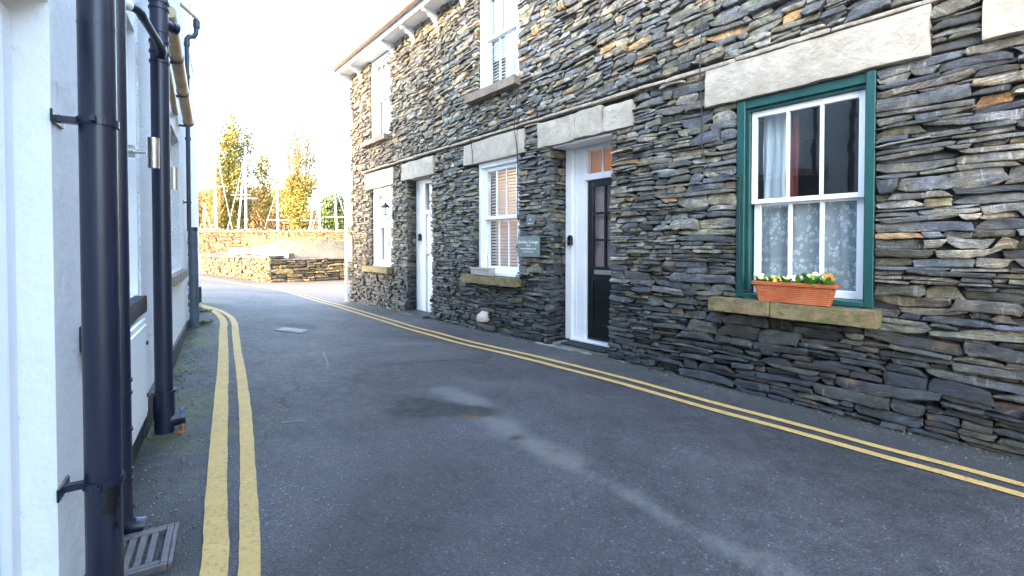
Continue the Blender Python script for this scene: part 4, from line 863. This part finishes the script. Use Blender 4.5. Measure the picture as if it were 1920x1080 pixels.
# ---- pipes
def vpipe(name,label,x,y,r,z0,z1,mat,F=FL,n=36,group=None,cat='soil pipe'):
    O=(x,y,z0); t=thing(name,label,cat,F,O,group); MB().tube([(x,y,z0),(x,y,z1)],r,n).build('pipe',mat,t,F,O); return t,O
P1,O1=vpipe('soil_pipe','thick navy black soil pipe nearest the camera, with a black stain',.012,-.088,.0415,-.15,4.95,M['pipe'])
def strap(z,x,y,r,t,O,F=FL,h=.020,back=0.,ear=.05):
    m=MB(); m.ring((x,y),r,r+.005,z-h/2,z+h/2,36); m.box(x-.012,x+.012,y+r-.002,back,z-h/2+.001,z+h/2-.001,.001); m.box(x-ear,x+ear,back-.006,back-.0005,z-h*.9,z+h*.9,.002)
    m.box(x-r-.030,x-r-.001,y-.006,y+.006,z-h/2+.002,z+h/2-.002,.001); m.build('bracket',M['pipe'],t,F,O)
for z in (1.446,.425,2.9): strap(z,.012,-.088,.0415,P1,O1)
MB().ring((.012,-.088),.041,.0422,1.715,1.722,36).build('joint',M['pipe'],P1,O1 and FL,O1)
M['tar']=simple('black_tar_stain',(.002,.002,.002),.5,.2,20)
# stain: thin irregular patch wrapped on the pipe face
def patch_on_pipe(x,y,r,ac,zc,wa,hz,seed,tilt=0):
    m=MB(); V=[(0,0)]; n=40
    for k in range(n):
        q=2*math.pi*k/n; rr=1+.25*math.sin(3*q+seed)+.15*math.sin(7*q+seed*2)+.1*math.sin(13*q); V.append((math.cos(q)*wa*rr,math.sin(q)*hz*rr))
    P=[]; 
    for a_,z_ in V:
        aa=ac+a_+tilt*z_; P.append((x+(r+.0008)*math.cos(aa),y+(r+.0008)*math.sin(aa),zc+z_))
    V2=[((V[i+1][0]*.5),(V[i+1][1]*.5)) for i in range(n)]
    for a_,z_ in V2: aa=ac+a_+tilt*z_; P.append((x+(r+.0008)*math.cos(aa),y+(r+.0008)*math.sin(aa),zc+z_))
    Fq=[(0,n+1+k,n+1+(k+1)%n) for k in range(n)]+[(n+1+k,1+k,1+(k+1)%n,n+1+(k+1)%n) for k in range(n)]; m.add(P,Fq,True); return m
# camera lies toward (-x,-y) of FL; visible face angle about 200..290 deg
q=patch_on_pipe(.012,-.088,.0415,rad(214),.392,.40,.050,1.,-4.5); q2=patch_on_pipe(.012,-.088,.0415,rad(224),.30,.16,.014,2.); q.add(q2.v,q2.f,True); q2=patch_on_pipe(.012,-.088,.0415,rad(200),.355,.25,.02,4.,-2); q.add(q2.v,q2.f,True); q.build('stain',M['tar'],P1,FL,O1)
P2,O2=vpipe('downpipe','slim navy black rainwater pipe tucked behind the nearest soil pipe',.445,-.062,.029,.10,4.95,M['pipe'],n=28,cat='downpipe')
for z in (.60,.555,.42,.27,.235): MB().ring((.445,-.062),.029,.033,z,z+.010,28).build('collar',M['pipe'],P2,FL,O2)
m=MB(); m.tube([(.445,-.062,.12),(.445,-.066,.085),(.45,-.085,.062),(.455,-.118,.052)],.029,20,False); m.build('shoe',M['pipe'],P2,FL,O2)
P3,O3=vpipe('soil_pipe','tall navy black soil pipe with branch fittings standing beyond the meter box',1.42,-.092,.0415,.17,4.95,M['pipe'])
for z in (2.41,2.375,2.25,2.195,2.14,2.087): MB().ring((1.42,-.092),.041,.047,z,z+.012,32).build('collar',M['pipe'],P3,FL,O3)
m=MB(); m.tube([(1.42,-.092,.16),(1.42,-.092,.30)],.049,32); m.tube([(1.42,-.092,.05),(1.42,-.092,.16)],.045,32); m.ring((1.42,-.092),.045,.060,.293,.303,32); m.build('socket',M['pipe'],P3,FL,O3)
m=MB(); m.tube([(1.42,-.092,.135),(1.44,-.165,.135)],.042,20); m.tube([(1.44,-.160,.135),(1.444,-.180,.135)],.048,20); m.build('access_cap',M['pipe'],P3,FL,O3)
m=MB(); m.tube([(1.34,-.15,.085),(1.365,-.17,.06),(1.40,-.175,.065),(1.42,-.175,.11)],.014,8); m.tube([(1.33,-.135,.05),(1.36,-.16,.045)],.016,8); m.build('rusty_clamp',M['copper'],P3,FL,O3)
m=MB(); m.tube([(1.42,-.092,2.315),(1.47,-.155,2.315)],.026,20); m.tube([(1.462,-.145,2.315),(1.478,-.165,2.315)],.031,20); m.build('boss',M['pipe'],P3,FL,O3)
m=MB(); m.tube([(.965,-.02,2.185),(1.00,-.048,2.190),(1.03,-.062,2.186),(1.06,-.066,2.178)],.0205,16); m.tube([(1.05,-.065,2.180),(1.35,-.108,2.150)],.0185,16); m.tube([(1.32,-.106,2.153),(1.36,-.108,2.145),(1.42,-.092,2.10)],.024,16)
m.build('waste_pipe',M['pipe'],P3,FL,O3); MB().tube([(.925,.0,2.18),(.972,-.026,2.186)],.024,16).build('waste_pipe_stub',M['white'],P3,FL,O3)
# golden-brown horizontal pipes
O=(3.7,-.085,2.31); t=thing('horizontal_pipe','thick brown horizontal pipe high on the white wall beyond the tall soil pipe','pipe',FL,O)
MB().tube([(2.0,-.085,2.62),(3.75,-.085,2.30)],.043,24).build('pipe',M['goldpipe'],t,FL,O)
for x in (2.55,3.1,3.72): 
    z=2.62-(x-2.0)*.183; MB().tube([(x,-.085,z),(x+.03,-.085,z-.0055)],.047,24).build('joint',M['pipe'],t,FL,O); MB().box(x,x+.02,-.085,-.008,z-.058,z-.038,.002).build('bracket',M['pipe'],t,FL,O)
O=(2.6,-.06,2.17); t=thing('horizontal_pipe','thinner brown pipe under the thick brown horizontal one','pipe',FL,O); MB().tube([(1.9,-.06,2.38),(2.72,-.06,2.13)],.021,16).build('pipe',M['goldpipe'],t,FL,O); MB().tube([(2.71,-.06,2.133),(2.76,-.015,2.12)],.024,16).build('elbow',M['white'],t,FL,O)
# far rainwater pipe with guard
P4,O4=vpipe('downpipe','slim dark rainwater pipe with a swan neck at the far end of the white wall',4.15,-.055,.020,1.25,3.22,M['pipe'],n=20,cat='downpipe')
m=MB(); m.tube([(4.15,-.055,3.20),(4.15,-.056,3.25),(4.16,-.075,3.285),(4.17,-.115,3.30),(4.18,-.135,3.34),(4.18,-.14,3.44)],.024,14); m.tube([(4.18,-.14,3.40),(4.18,-.14,3.48)],.033,14); m.build('swan_neck',M['pipe'],P4,FL,O4)
for z in (3.18,2.85,2.2): MB().ring((4.15,-.055),.020,.027,z,z+.03,20).build('collar',M['pipe'],P4,FL,O4)
strap(1.55,4.15,-.055,.020,P4,O4,ear=.03,back=-.008)
m=MB(); m.tube([(4.18,-.15,3.49),(4.05,-.01,3.56)],.018,10); m.build('gutter_arm',M['gutter'],P4,FL,O4)
MB().tube([(4.50,-.075,.08),(4.44,-.07,1.27)],.045,20).build('guard_pipe',M['greypipe'],P4,FL,O4); MB().tube([(4.44,-.07,1.26),(4.44,-.07,1.30)],.050,20).build('guard_collar',M['pipe'],P4,FL,O4)
MB().box(6.2,6.32,-.07,-.009,.28,.50,.006).build('outlet_box',M['plinth'],tL,FL,OL)
# steel wall lights
for x,z,lab in ((1.60,1.549,'brushed steel cylinder wall light in front of the tall soil pipe'),(2.60,1.54,'brushed steel cylinder wall light beyond the tall soil pipe')):
    xb=x-.0; O=(xb,-.0,z); t=thing('wall_light',lab,'wall light',FL,O,'steel wall lights on the white wall')
    cx,cy=(1.10,-.095) if x<2 else (2.03,-.10)
    mx=cx-.0
    t.matrix_world=FL@Matrix.Translation((cx,0,z)); O=(cx,0,z)
    MB().tube([(cx,cy,z-.073),(cx,cy,z+.073)],.023,28).build('cylinder',M['steel'],t,FL,O)
    m=MB(); m.tube([(cx,0,z+.0),(cx,-.022,z+.0)],.030,20); m.tube([(cx,-.02,z),(cx,cy+.028,z)],.010,12); m.build('mount',M['steel'],t,FL,O)
# meter box
O=(.85,-.02,.25); t=thing('meter_box','white meter box low on the wall behind the nearest pipes','meter box',FL,O); MB().box(.50,1.20,-.045,-.001,.24,.74,.006).build('box',M['white'],t,FL,O); MB().box(.53,1.17,-.052,-.0455,.27,.71,.003).build('door',M['white'],t,FL,O)
m=MB(); [m.tube([(1.14,-.052,z),(1.14,-.06,z)],.010,8) for z in (.36,.62)]; m.build('latch',M['plinth'],t,FL,O)
# ------------------------------------------------------------------ drains
def grate(F,cx,cy,w_,l_,zt,nsl,label,name='drain_grate'):
    O=(cx,cy,zt); m=MB(); h=.03; b=.022
    m.box(cx-l_/2,cx+l_/2,cy-w_/2,cy-w_/2+b,zt-h,zt,.003); m.box(cx-l_/2,cx+l_/2,cy+w_/2-b,cy+w_/2,zt-h,zt,.003); m.box(cx-l_/2,cx-l_/2+b,cy-w_/2+b,cy+w_/2-b,zt-h,zt-.001,.003); m.box(cx+l_/2-b,cx+l_/2,cy-w_/2+b,cy+w_/2-b,zt-h,zt-.001,.003)
    inn=w_-2*b
    for k in range(1,nsl): y=cy-w_/2+b+inn*k/nsl; m.box(cx-l_/2+b,cx+l_/2-b,y-.011,y+.011,zt-h,zt-.002,.003)
    t=thing(name,label,'drain',F,O); m.build('bars',M['castiron'],t,F,O); 
    p=MB(); p.box(cx-l_/2+.01,cx+l_/2-.01,cy-w_/2+.01,cy+w_/2-.01,zt-.030,zt-.024); p.build('pit',M['tar'],t,F,O); 
    fr=MB(); B=.014
    fr.box(cx-l_/2-B,cx+l_/2+B,cy-w_/2-B,cy-w_/2-.002,zt-.03,zt-.003); fr.box(cx-l_/2-B,cx+l_/2+B,cy+w_/2+.002,cy+w_/2+B,zt-.03,zt-.003); fr.box(cx-l_/2-B,cx-l_/2-.002,cy-w_/2,cy+w_/2,zt-.03,zt-.003); fr.box(cx+l_/2+.002,cx+l_/2+B,cy-w_/2,cy+w_/2,zt-.03,zt-.003); fr.build('frame',M['castiron'],t,F,O); return t
pt_=FL@Vector((.27,-.20,0)); grate(FL,.275,-.118,.20,.235,float(g(pt_.x,pt_.y))+.018,5,'cast iron drain grate at the foot of the nearest black pipes')
O=(-2.68,5.52,float(g(-2.68,5.52))+.012); _dz=lambda m:setattr(m,'v',[(x,y,z+float(g(x,y))-float(g(-2.68,5.52))) for x,y,z in m.v])
t=thing('drain_cover','small pale square drain cover in the middle of the lane','drain',FW,O); zt=O[2]
F5=Matrix.Translation((0,0,0)); m=MB(); m.box(-2.80,-2.56,5.44,5.62,zt-.03,zt,.004); _dz(m); m.build('lid',M['quoin'],t,FW,O)
m=MB(); m.box(-2.84,-2.805,5.41,5.66,zt-.03,zt-.004); m.box(-2.555,-2.52,5.41,5.66,zt-.03,zt-.004); m.box(-2.805,-2.555,5.625,5.67,zt-.03,zt-.005); m.box(-2.805,-2.555,5.41,5.435,zt-.03,zt-.006); _dz(m); m.build('frame',M['castiron'],t,FW,O)
# ------------------------------------------------------------------ grit, weeds and leaves along the edges
def scatter(name,pts,mat,smin,smax,flat=.6):
    m=MB()
    for (x,y) in pts:
        s=R_.uniform(smin,smax); z=float(g(x,y)); V=[]
        for k in range(6):
            d=[(1,0,0),(-1,0,0),(0,1,0),(0,-1,0),(0,0,1),(0,0,-1)][k]; rr=s*R_.uniform(.6,1.2); V.append((x+d[0]*rr,y+d[1]*rr,z+d[2]*rr*flat+s*.3))
        m.add(V,[(0,2,4),(2,1,4),(1,3,4),(3,0,4),(2,0,5),(1,2,5),(3,1,5),(0,3,5)])
    o=m.build(name,mat); return kind(o,'stuff')
def along(F,x0,x1,ymean,ysd,n): 
    r=[]
    for _ in range(n): p=F@Vector((R_.uniform(x0,x1),ymean+abs(R_.gauss(0,ysd))*(-1),0)); r.append((p.x,p.y))
    return r
scatter('grit',along(FR,-9.7,1.0,-.03,.12,900)+along(FL,.3,6.8,-.05,.16,500),M['chips'],.002,.007)
scatter('dark_grit',along(FR,-9.7,1.0,-.02,.20,1400)+along(FL,.3,6.8,-.03,.22,900),M['castiron'],.002,.008)
M['litter']=simple('leaf_litter',(.13,.075,.03),.9,.5,40,col2=(.07,.05,.025))
scatter('leaf_litter',along(FR,-9.7,1.0,-.015,.05,420)+along(FL,.6,6.8,-.03,.08,260),M['litter'],.004,.012,.25)
scatter('moss_clumps',along(FR,-9.7,1.0,-.0,.03,420)+along(FL,1.3,6.8,-.03,.06,260),M['moss'],.004,.013,.4)
scatter('pale_chips',[(R_.gauss(-.5,1.3),R_.uniform(1.6,6)) for _ in range(60)]+along(FL,.8,5,-.25,.15,40),M['chips'],.003,.008,.25)
def weeds(name,label,F,x,y,n,hgt,spread):
    p=F@Vector((x,y,0)); z=float(g(p.x,p.y)); O=(p.x,p.y,z); m=MB(); 0
    for k in range(n):
        q=R_.uniform(0,6.28); rr=R_.uniform(0,spread*.85); leafmesh(m,(p.x+rr*math.cos(q),p.y+rr*math.sin(q),z),(math.cos(q),math.sin(q),0),R_.uniform(.5,1)*hgt,hgt*.14,R_.uniform(.4,1.6),.5)
    kind(m.build(name,M['moss'],None,FW,O),'stuff')
weeds('weed','tuft of mossy weeds at the foot of the far dark pipe on the white wall',FL,4.65,-.12,90,.06,.14)
weeds('weed','small tuft of weeds on the ground past the far dark pipe, near the left bend',FL,5.7,-.12,60,.05,.14)
weeds('weed','tiny weeds by the step of the plain white door',FR,-7.45,-.05,40,.05,.10)
weeds('weed','tiny weeds at the wall foot right of the black door step',FR,-2.35,-.05,30,.035,.14)
weeds('weed','low weeds at the foot of the wall under the green window',FR,-.9,-.07,24,.03,.2)
# dark flap of asphalt kerb by left plinth
# ------------------------------------------------------------------ low wall, gravel bank, back wall
def fframe(p0,p1):   # x axis from p0 to p1, y into wall (to the left of travel reversed)
    d=Vector((p1[0]-p0[0],p1[1]-p0[1],0)); L=d.length; d.normalize(); y=Vector((-d.y,d.x,0)); return mat4(p0,d,y),L
def pal_f(a,z,rg):
    b_=[(.15,.11,.055),(.115,.085,.05),(.20,.145,.07),(.085,.07,.045),(.13,.10,.065),(.17,.115,.05)][rg.integers(6)]; return np.array(b_)*rg.uniform(.6,1.35)
FA,LAw=fframe((-11.3,16.5),(-7.48,14.02)); FB,LBw=fframe((-7.48,14.02),(-2.2,19.1))
O=(0,0,0); lwt=thing('low_stone_wall','low drystone retaining wall with a corner beside the bend','wall',FA,O)
rl=np.random.default_rng(31)
def wallface(F,L,zb,zt,size,seed,parent,name,pal=pal_f,res=.05,Fp=None,ztop1=None):
    r_=np.random.default_rng(seed); cl=layout(0,L,zb,zt,[],size,r_); pk=stonework(cl,lambda x,z,d:(x,-d,z),pal,r_,res=res,proud=.03,gap=.014,round_=.02,nvk=4,warp=.03)
    ob=stone_obj(name,[pk],lambda x:True,M['fieldstone'],parent,F,(0,0,0))
    if ztop1: ob.data.update()
    return ob
wallface(FA,LAw,-.2,.72,lambda a,z:(.05,.10,.08,.26),32,lwt,'left_face',pal=lambda a,z,r:pal_f(a,z,r)*.6)
ob=wallface(FB,LBw,-.25,.64,lambda a,z:(.07,.14,.2,.5),33,lwt,'right_face',pal=lambda a,z,r:pal_f(a,z,r)*.75); ob.matrix_basis=FA.inverted()@FB
m=MB(); m.box(0,LAw,.05,.45,-.3,.70); m.build('core',M['mortar'],lwt,FA,O); m=MB(); m.box(0.02,LBw,.05,.45,-.3,.62); c=m.build('core',M['mortar'],lwt,FA,O); c.matrix_basis=FA.inverted()@FB
m=MB(); x=0; r_=R_
while x<LAw-.1: l=r_.uniform(.3,.7); q=rough_block(x,min(x+l,LAw)-.01,-.03,.5,.70,.70+r_.uniform(.05,.09),int(x*10),.015); m.add(q.v,q.f); x+=l
m.build('coping',M['fieldcope'],lwt,FA,O); m=MB(); x=0
while x<LBw-.1: l=r_.uniform(.4,.9); q=rough_block(x,min(x+l,LBw)-.01,-.03,.5,.625,.625+r_.uniform(.03,.05),int(x*10)+50,.012); m.add(q.v,q.f); x+=l
c=m.build('coping',M['fieldcope'],lwt,FA,O); c.matrix_basis=FA.inverted()@FB
# timber baulks lying on the bank
def beam(p0,p1,r,label):
    O=p0; t=thing('timber_baulk',label,'timber',FW,O,'timber baulks on the low wall'); a=Vector(p0);b_=Vector(p1); d=(b_-a).normalized(); s=d.cross(Vector((0,0,1))).normalized()*r; u=Vector((0,0,r*.8)); m=MB()
    V=[a-s-u,a+s-u,a+s+u,a-s+u,b_-s-u,b_+s-u,b_+s+u,b_-s+u]; m.add(V,[(0,1,2,3),(4,5,6,7),(0,1,5,4),(1,2,6,5),(2,3,7,6),(3,0,4,7)]); m.build('baulk',M['timber'],t,FW,O)
    e=MB(); bb=b_+d*.004; e.add([bb-s*.96-u*.96,bb+s*.96-u*.96,bb+s*.96+u*.96,bb-s*.96+u*.96],[(0,1,2,3)]); e.build('sawn_end',M['timberend'],t,FW,O)
beam((-10.6,17.2,.93),(-8.95,15.9,.90),.11,'pale timber baulk further left on the low stone wall'); beam((-8.9,15.75,.87),(-7.15,14.75,.76),.11,'pale timber baulk with a dark sawn end nearest the wall corner')
# gravel bank behind low wall
xs2=np.linspace(-13,6,120); ys2=np.linspace(13.8,26,90); X2,Y2=np.meshgrid(xs2,ys2,indexing='ij')
def sgn(F,X,Y):
    Fi=F.inverted(); return Fi[1][0]*X+Fi[1][1]*Y+Fi[1][3]
dA_=sgn(FA,X2,Y2); dB_=sgn(FB,X2,Y2); din=np.minimum(dA_,dB_)
hgt=.56+.80*np.exp(-(((X2+8.3)/2.6)**4)**.5-((Y2-18.4)/2.0)**2); hgt=hgt+noise(np.stack([X2*.8,Y2*.8,X2*0],-1),70)*.08+noise(np.stack([X2*4,Y2*4,X2*0],-1),71)*.03
hgt=np.where(din<.25,-.6,hgt); ny2=Y2.shape[1]; V=np.stack([X2,Y2,hgt],-1).reshape(-1,3); m=MB()
ii,jj=np.meshgrid(np.arange(X2.shape[0]-1),np.arange(ny2-1),indexing='ij'); a=(ii*ny2+jj).ravel(); m.add(V,np.stack([a,a+ny2,a+ny2+1,a+1],-1).tolist(),True); kind(m.build('gravel_bank',M['gravel']),'structure')
gb=MB()
for _ in range(9000):
    x=R_.uniform(-11,-2); y=R_.uniform(14.3,21); i=int((x+13)/19*119); j=int((y-13.8)/12.2*89)
    if din[i,j]<.5: continue
    z=hgt[i,j]; s=R_.uniform(.015,.045); q=R_.uniform(0,3); c_,s_=math.cos(q)*s,math.sin(q)*s; gb.add([(x+c_,y+s_,z),(x-s_,y+c_,z),(x-c_,y-s_,z),(x+s_,y-c_,z),(x,y,z+s*.8)],[(0,1,4),(1,2,4),(2,3,4),(3,0,4)])
kind(gb.build('gravel_stones',M['gravel']),'stuff')
gr=MB()
for _ in range(5000):
    x=R_.uniform(-11.5,-2); y=R_.uniform(15.5,22); i=int((x+13)/19*119); j=int((y-13.8)/12.2*89)
    if din[i,j]<2.3 or noise(np.array([x*.7,y*.7,0.]),80)<-.15: continue
    z=hgt[i,j]; hh=R_.uniform(.05,.16); q=R_.uniform(0,6.28); gr.add([(x-.012,y,z-.02),(x+.012,y,z-.02),(x+.05*math.cos(q),y+.05*math.sin(q),z+hh)],[(0,1,2)])
kind(gr.build('dry_grass',M['drygrass']),'stuff')
# back wall
FBk,LBk=fframe((-22,25.5),(1,24.0)); bwt=thing('boundary_wall','tall brown stone boundary wall across the back of the gravel bank','wall',FBk,(0,0,0))
wallface(FBk,LBk,-.3,1.82,lambda a,z:(.08,.16,.18,.5),41,bwt,'face',res=.09,pal=lambda a,z,r:np.clip(pal_f(a,z,r)*np.array((.48,.36,.27)),0,1))
m=MB(); m.box(0,LBk,.05,.5,-.3,1.80); m.build('core',M['mortar'],bwt,FBk,(0,0,0)); m=MB(); x=0
while x<LBk-.1: l=R_.uniform(.08,.2); q=MB().box(x,x+l*.95,-.02,.5,1.80,1.80+R_.uniform(.10,.22),.02); m.add(q.v,q.f); x+=l
m.build('coping',M['fieldcope'],bwt,FBk,(0,0,0))
iv=MB()
for cx_,cz_ in ((-14.0,1.3),(-12.6,1.35),(-7.5,1.5),(-5.0,1.7)):
    for _ in range(260):
        q=R_.uniform(0,6.28); r1=R_.gauss(0,.32); x=cx_+r1; z=cz_+R_.gauss(0,.18); p=FBk.inverted()@Vector((x,25,0)); w_=FBk@Vector((p.x,-.08,0)); s=.04; iv.add([(w_.x-s,w_.y,z),(w_.x,w_.y-.02,z-s),(w_.x+s,w_.y,z),(w_.x,w_.y+.01,z+s)],[(0,1,2,3)])
iv.build('wall_ivy',M['ivy'],bwt,FW,(0,0,0)).matrix_basis=FBk.inverted()
# ------------------------------------------------------------------ masts, trees, wood, hill beyond the wall
def mast(x,y,h,lab,lean=0,stays=1):
    O=(x,y,-.4); t=thing('boat_mast',lab,'mast',FW,O,'white boat masts beyond the boundary wall'); top=(x+lean,y,-.4+h)
    MB().tube([(x,y,-.4),top],[.075,.05],10).build('pole',M['mast'],t,FW,O)
    for k in range(stays):
        for sgn_ in ((1,-1)[int(x*10)%2],): MB().tube([(x+lean*.97,y,-.4+h*.97),(x+sgn_*(1.5+k),y+R_.uniform(-.5,.5),-.3)],.012,5).build('stay',M['wire'],t,FW,O)
    MB().tube([(x+lean*.55-.7,y,-.4+h*.6),(x+lean*.55+.7,y,-.4+h*.6)],.02,6).build('spreader',M['mast'],t,FW,O)
def at(px,Y): return (px-960)/853*Y
mast(at(384,30),30,4.3,'short white mast nearest the white building'); mast(at(409,27),27,8.3,'tall white mast left of the ivy covered tree',-.25); mast(at(462,28),28,7.3,'white mast against the right edge of the left ivy tree')
mast(at(521,29),29,5.2,'white mast between the left ivy tree and the fan shaped tree'); mast(at(602,29),29,4.1,'short white mast right of the fan shaped tree',-.1); mast(at(635,30),30,5.6,'white mast beside the round evergreen bush',-.25)
mast(at(440,33),33,8.6,'leaning white mast in front of the left ivy tree',.9,0); mast(at(570,33),33,5.5,'leaning white mast below the fan shaped tree',.9,0)
def tree(name,label,x,y,h,stems,leafn,leafmat,spread,leaf=.16,crown=None,lowleaf=0.,twigs=60,base=-.4,seed=1,lthick=.16,leafsp=.05):
    rr=random.Random(seed); O=(x,y,base); t=thing(name,label,'tree',FW,O); m=MB(); lf=MB(); allp=[]
    for s in range(stems):
        a=rr.uniform(0,6.28) if stems>1 else 0; tx=x+math.cos(a)*spread*rr.uniform(.2,1); ty=y+math.sin(a)*spread*rr.uniform(.2,1); hh=h*rr.uniform(.75,1); pts=[];rs_=[]
        for k in range(9):
            f=k/8; pts.append(Vector((x+(tx-x)*f**1.25+rr.uniform(-.12,.12)*f,y+(ty-y)*f**1.25+rr.uniform(-.12,.12)*f,base+hh*f))); rs_.append(max(.012,lthick*(1-f)**.8*(h/9)/(stems**.35)))
        m.tube(pts,rs_,7); allp+=[(p,f_/8,hh) for f_,p in enumerate(pts)]
        for b_ in range(twigs//stems):
            k=rr.uniform(.2,.97); i=int(k*8); p=pts[i].lerp(pts[min(i+1,8)],k*8-i); q=rr.uniform(0,6.28); l=h*rr.uniform(.06,.17)*(1.15-k*.6); e=p+Vector((math.cos(q)*l*.55,math.sin(q)*l*.55,l*.95)); mid=p.lerp(e,.5)+Vector((math.cos(q)*.1*l,math.sin(q)*.1*l,-.08*l))
            m.tube([p,mid,e],[.035,.024,.012],4,False); allp.append((e,k,hh))
            for c_ in range(2): e2=mid+Vector((rr.uniform(-.4,.4),rr.uniform(-.4,.4),rr.uniform(.3,.8)))*l*.6; m.tube([mid,e2],[.018,.009],3,False)
    m.build('trunk',M['bark'],t,FW,O)
    n=0; tries=0
    while n<leafn and tries<leafn*6:
        tries+=1; p,f,hh=allp[rr.randrange(len(allp))]; c=crown(f) if crown else 1
        if rr.random()>c: continue
        sp=h*leafsp*(1.3-f*.6); q=p+Vector((rr.gauss(0,sp),rr.gauss(0,sp),rr.gauss(0,sp*1.2))); 
        if noise(np.array([q.x*.9,q.y*.9,q.z*.9]),90)<-.35: continue
        d=Vector((rr.gauss(0,1),rr.gauss(0,1),rr.gauss(0,1))).normalized(); u=d.orthogonal().normalized()*leaf*rr.uniform(.5,1.2); v=d.cross(u)*.7; lf.add([q-u,q-v*.6,q+u,q+v],[(0,1,2,3)]); n+=1
    if leafn: lf.build('crown',M[leafmat],t,FW,O)
    return t
Y0_=36
tree('ivy_tree','tall narrow tree smothered in yellow green ivy on the left',at(424,Y0_),Y0_,10.6,4,6000,'ivy',.75,.12,lambda f:1-.35*f,seed=3,leafsp=.028)
tree('ivy_tree','slim ivy clad trunk beside the tall left tree',at(447,Y0_+2),Y0_+2,12.4,4,7000,'ivy',.7,.12,lambda f:1-.3*f,seed=4,leafsp=.028)
tree('ivy_tree','small pointed ivy tree between the two big trees',at(501,38),38,10.0,2,2600,'ivy',.5,.11,lambda f:1-.7*f,seed=5,leafsp=.025)
tree('fan_tree','broad fan shaped tree with bare upright tips and an ivy clad base',at(560,34),34,12.4,20,8000,'ivy',1.9,.10,lambda f:max(0,1.0-1.2*f),twigs=260,seed=6,leafsp=.022)
tree('bare_tree','thin bare sapling beside the white building corner',at(398,34),34,7.6,4,0,'ivy',1.3,twigs=90,seed=8,lthick=.07)
tree('leaning_tree','bare leaning tree right of the fan shaped tree',at(612,40),40,9.5,4,0,'ivy',2.4,twigs=90,seed=9,lthick=.06)
# evergreen bush
def bush(label,x,y,r,h,n,mat,seed):
    rr=random.Random(seed); O=(x,y,-.4); t=thing('evergreen_bush',label,'bush',FW,O); m=MB()
    for k in range(6): q=rr.uniform(0,6.28); m.tube([(x,y,-.4),(x+math.cos(q)*r*.6,y+math.sin(q)*r*.6,h*.7)],[.08,.02],5)
    m.build('stem',M['bark'],t,FW,O); m=MB()
    for k in range(n):
        d=Vector((rr.gauss(0,1),rr.gauss(0,1),rr.gauss(0,1))).normalized(); k2=rr.uniform(.55,1)+.15*noise(np.array([d.x*3,d.y*3,d.z*3]),91); q=Vector((x+d.x*r*k2,y+d.y*r*k2,-.4+h*.5+d.z*h*.5*k2)); e=Vector((rr.gauss(0,1),rr.gauss(0,1),rr.gauss(0,1))).normalized(); u=e.orthogonal().normalized()*.10; v=e.cross(u)*.7; m.add([q-u,q-v,q+u,q+v],[(0,1,2,3)])
    m.build('crown',M[mat],t,FW,O)
bush('rounded evergreen bush above the boundary wall by the end cottage',at(630,33),33,1.25,5.3,7000,'ivydark',1)
bush('low dark green shrub at the foot of the fan shaped tree',at(590,36),36,1.0,2.6,3000,'ivydark',2)
# bare wood behind: countless thin stems reading as one brown mass
m=MB(); rr=random.Random(12)
for k in range(6500):
    y=rr.uniform(44,66); px_=rr.uniform(330,660); x=at(px_,y); hh=rr.uniform(5.0,7.6)*(1 if px_<545 else .62)*(y/52); a=Vector((x,y,-.4)); b_=Vector((x+rr.gauss(0,.7),y,hh*.6)); c_=Vector((x+rr.gauss(0,1.2),y,hh)); m.tube([a,b_,c_],[.10,.06,.02],3,False)
    for j in range(4): p=a.lerp(c_,rr.uniform(.35,.95)); m.tube([p,p+Vector((rr.gauss(0,.6),rr.gauss(0,.3),rr.uniform(.3,1.2)))],[.05,.02],3,False)
kind(m.build('bare_wood',M['twig']),'stuff')
# hills
V=[];nh=60
for i in range(nh+1):
    x=-420+i*10; u=(x+190)/90; h1=4+26*math.exp(-((x+150)/55)**2)+18*math.exp(-((x+260)/60)**2)+2*math.sin(i*.9)
    V+=[(x,330,-1),(x,400,h1),(x,520,h1*.4)]
m=MB(); m.add(V,[(i*3+k,(i+1)*3+k,(i+1)*3+k+1,i*3+k+1) for i in range(nh) for k in (0,1)],True); kind(m.build('hills',M['hill']))
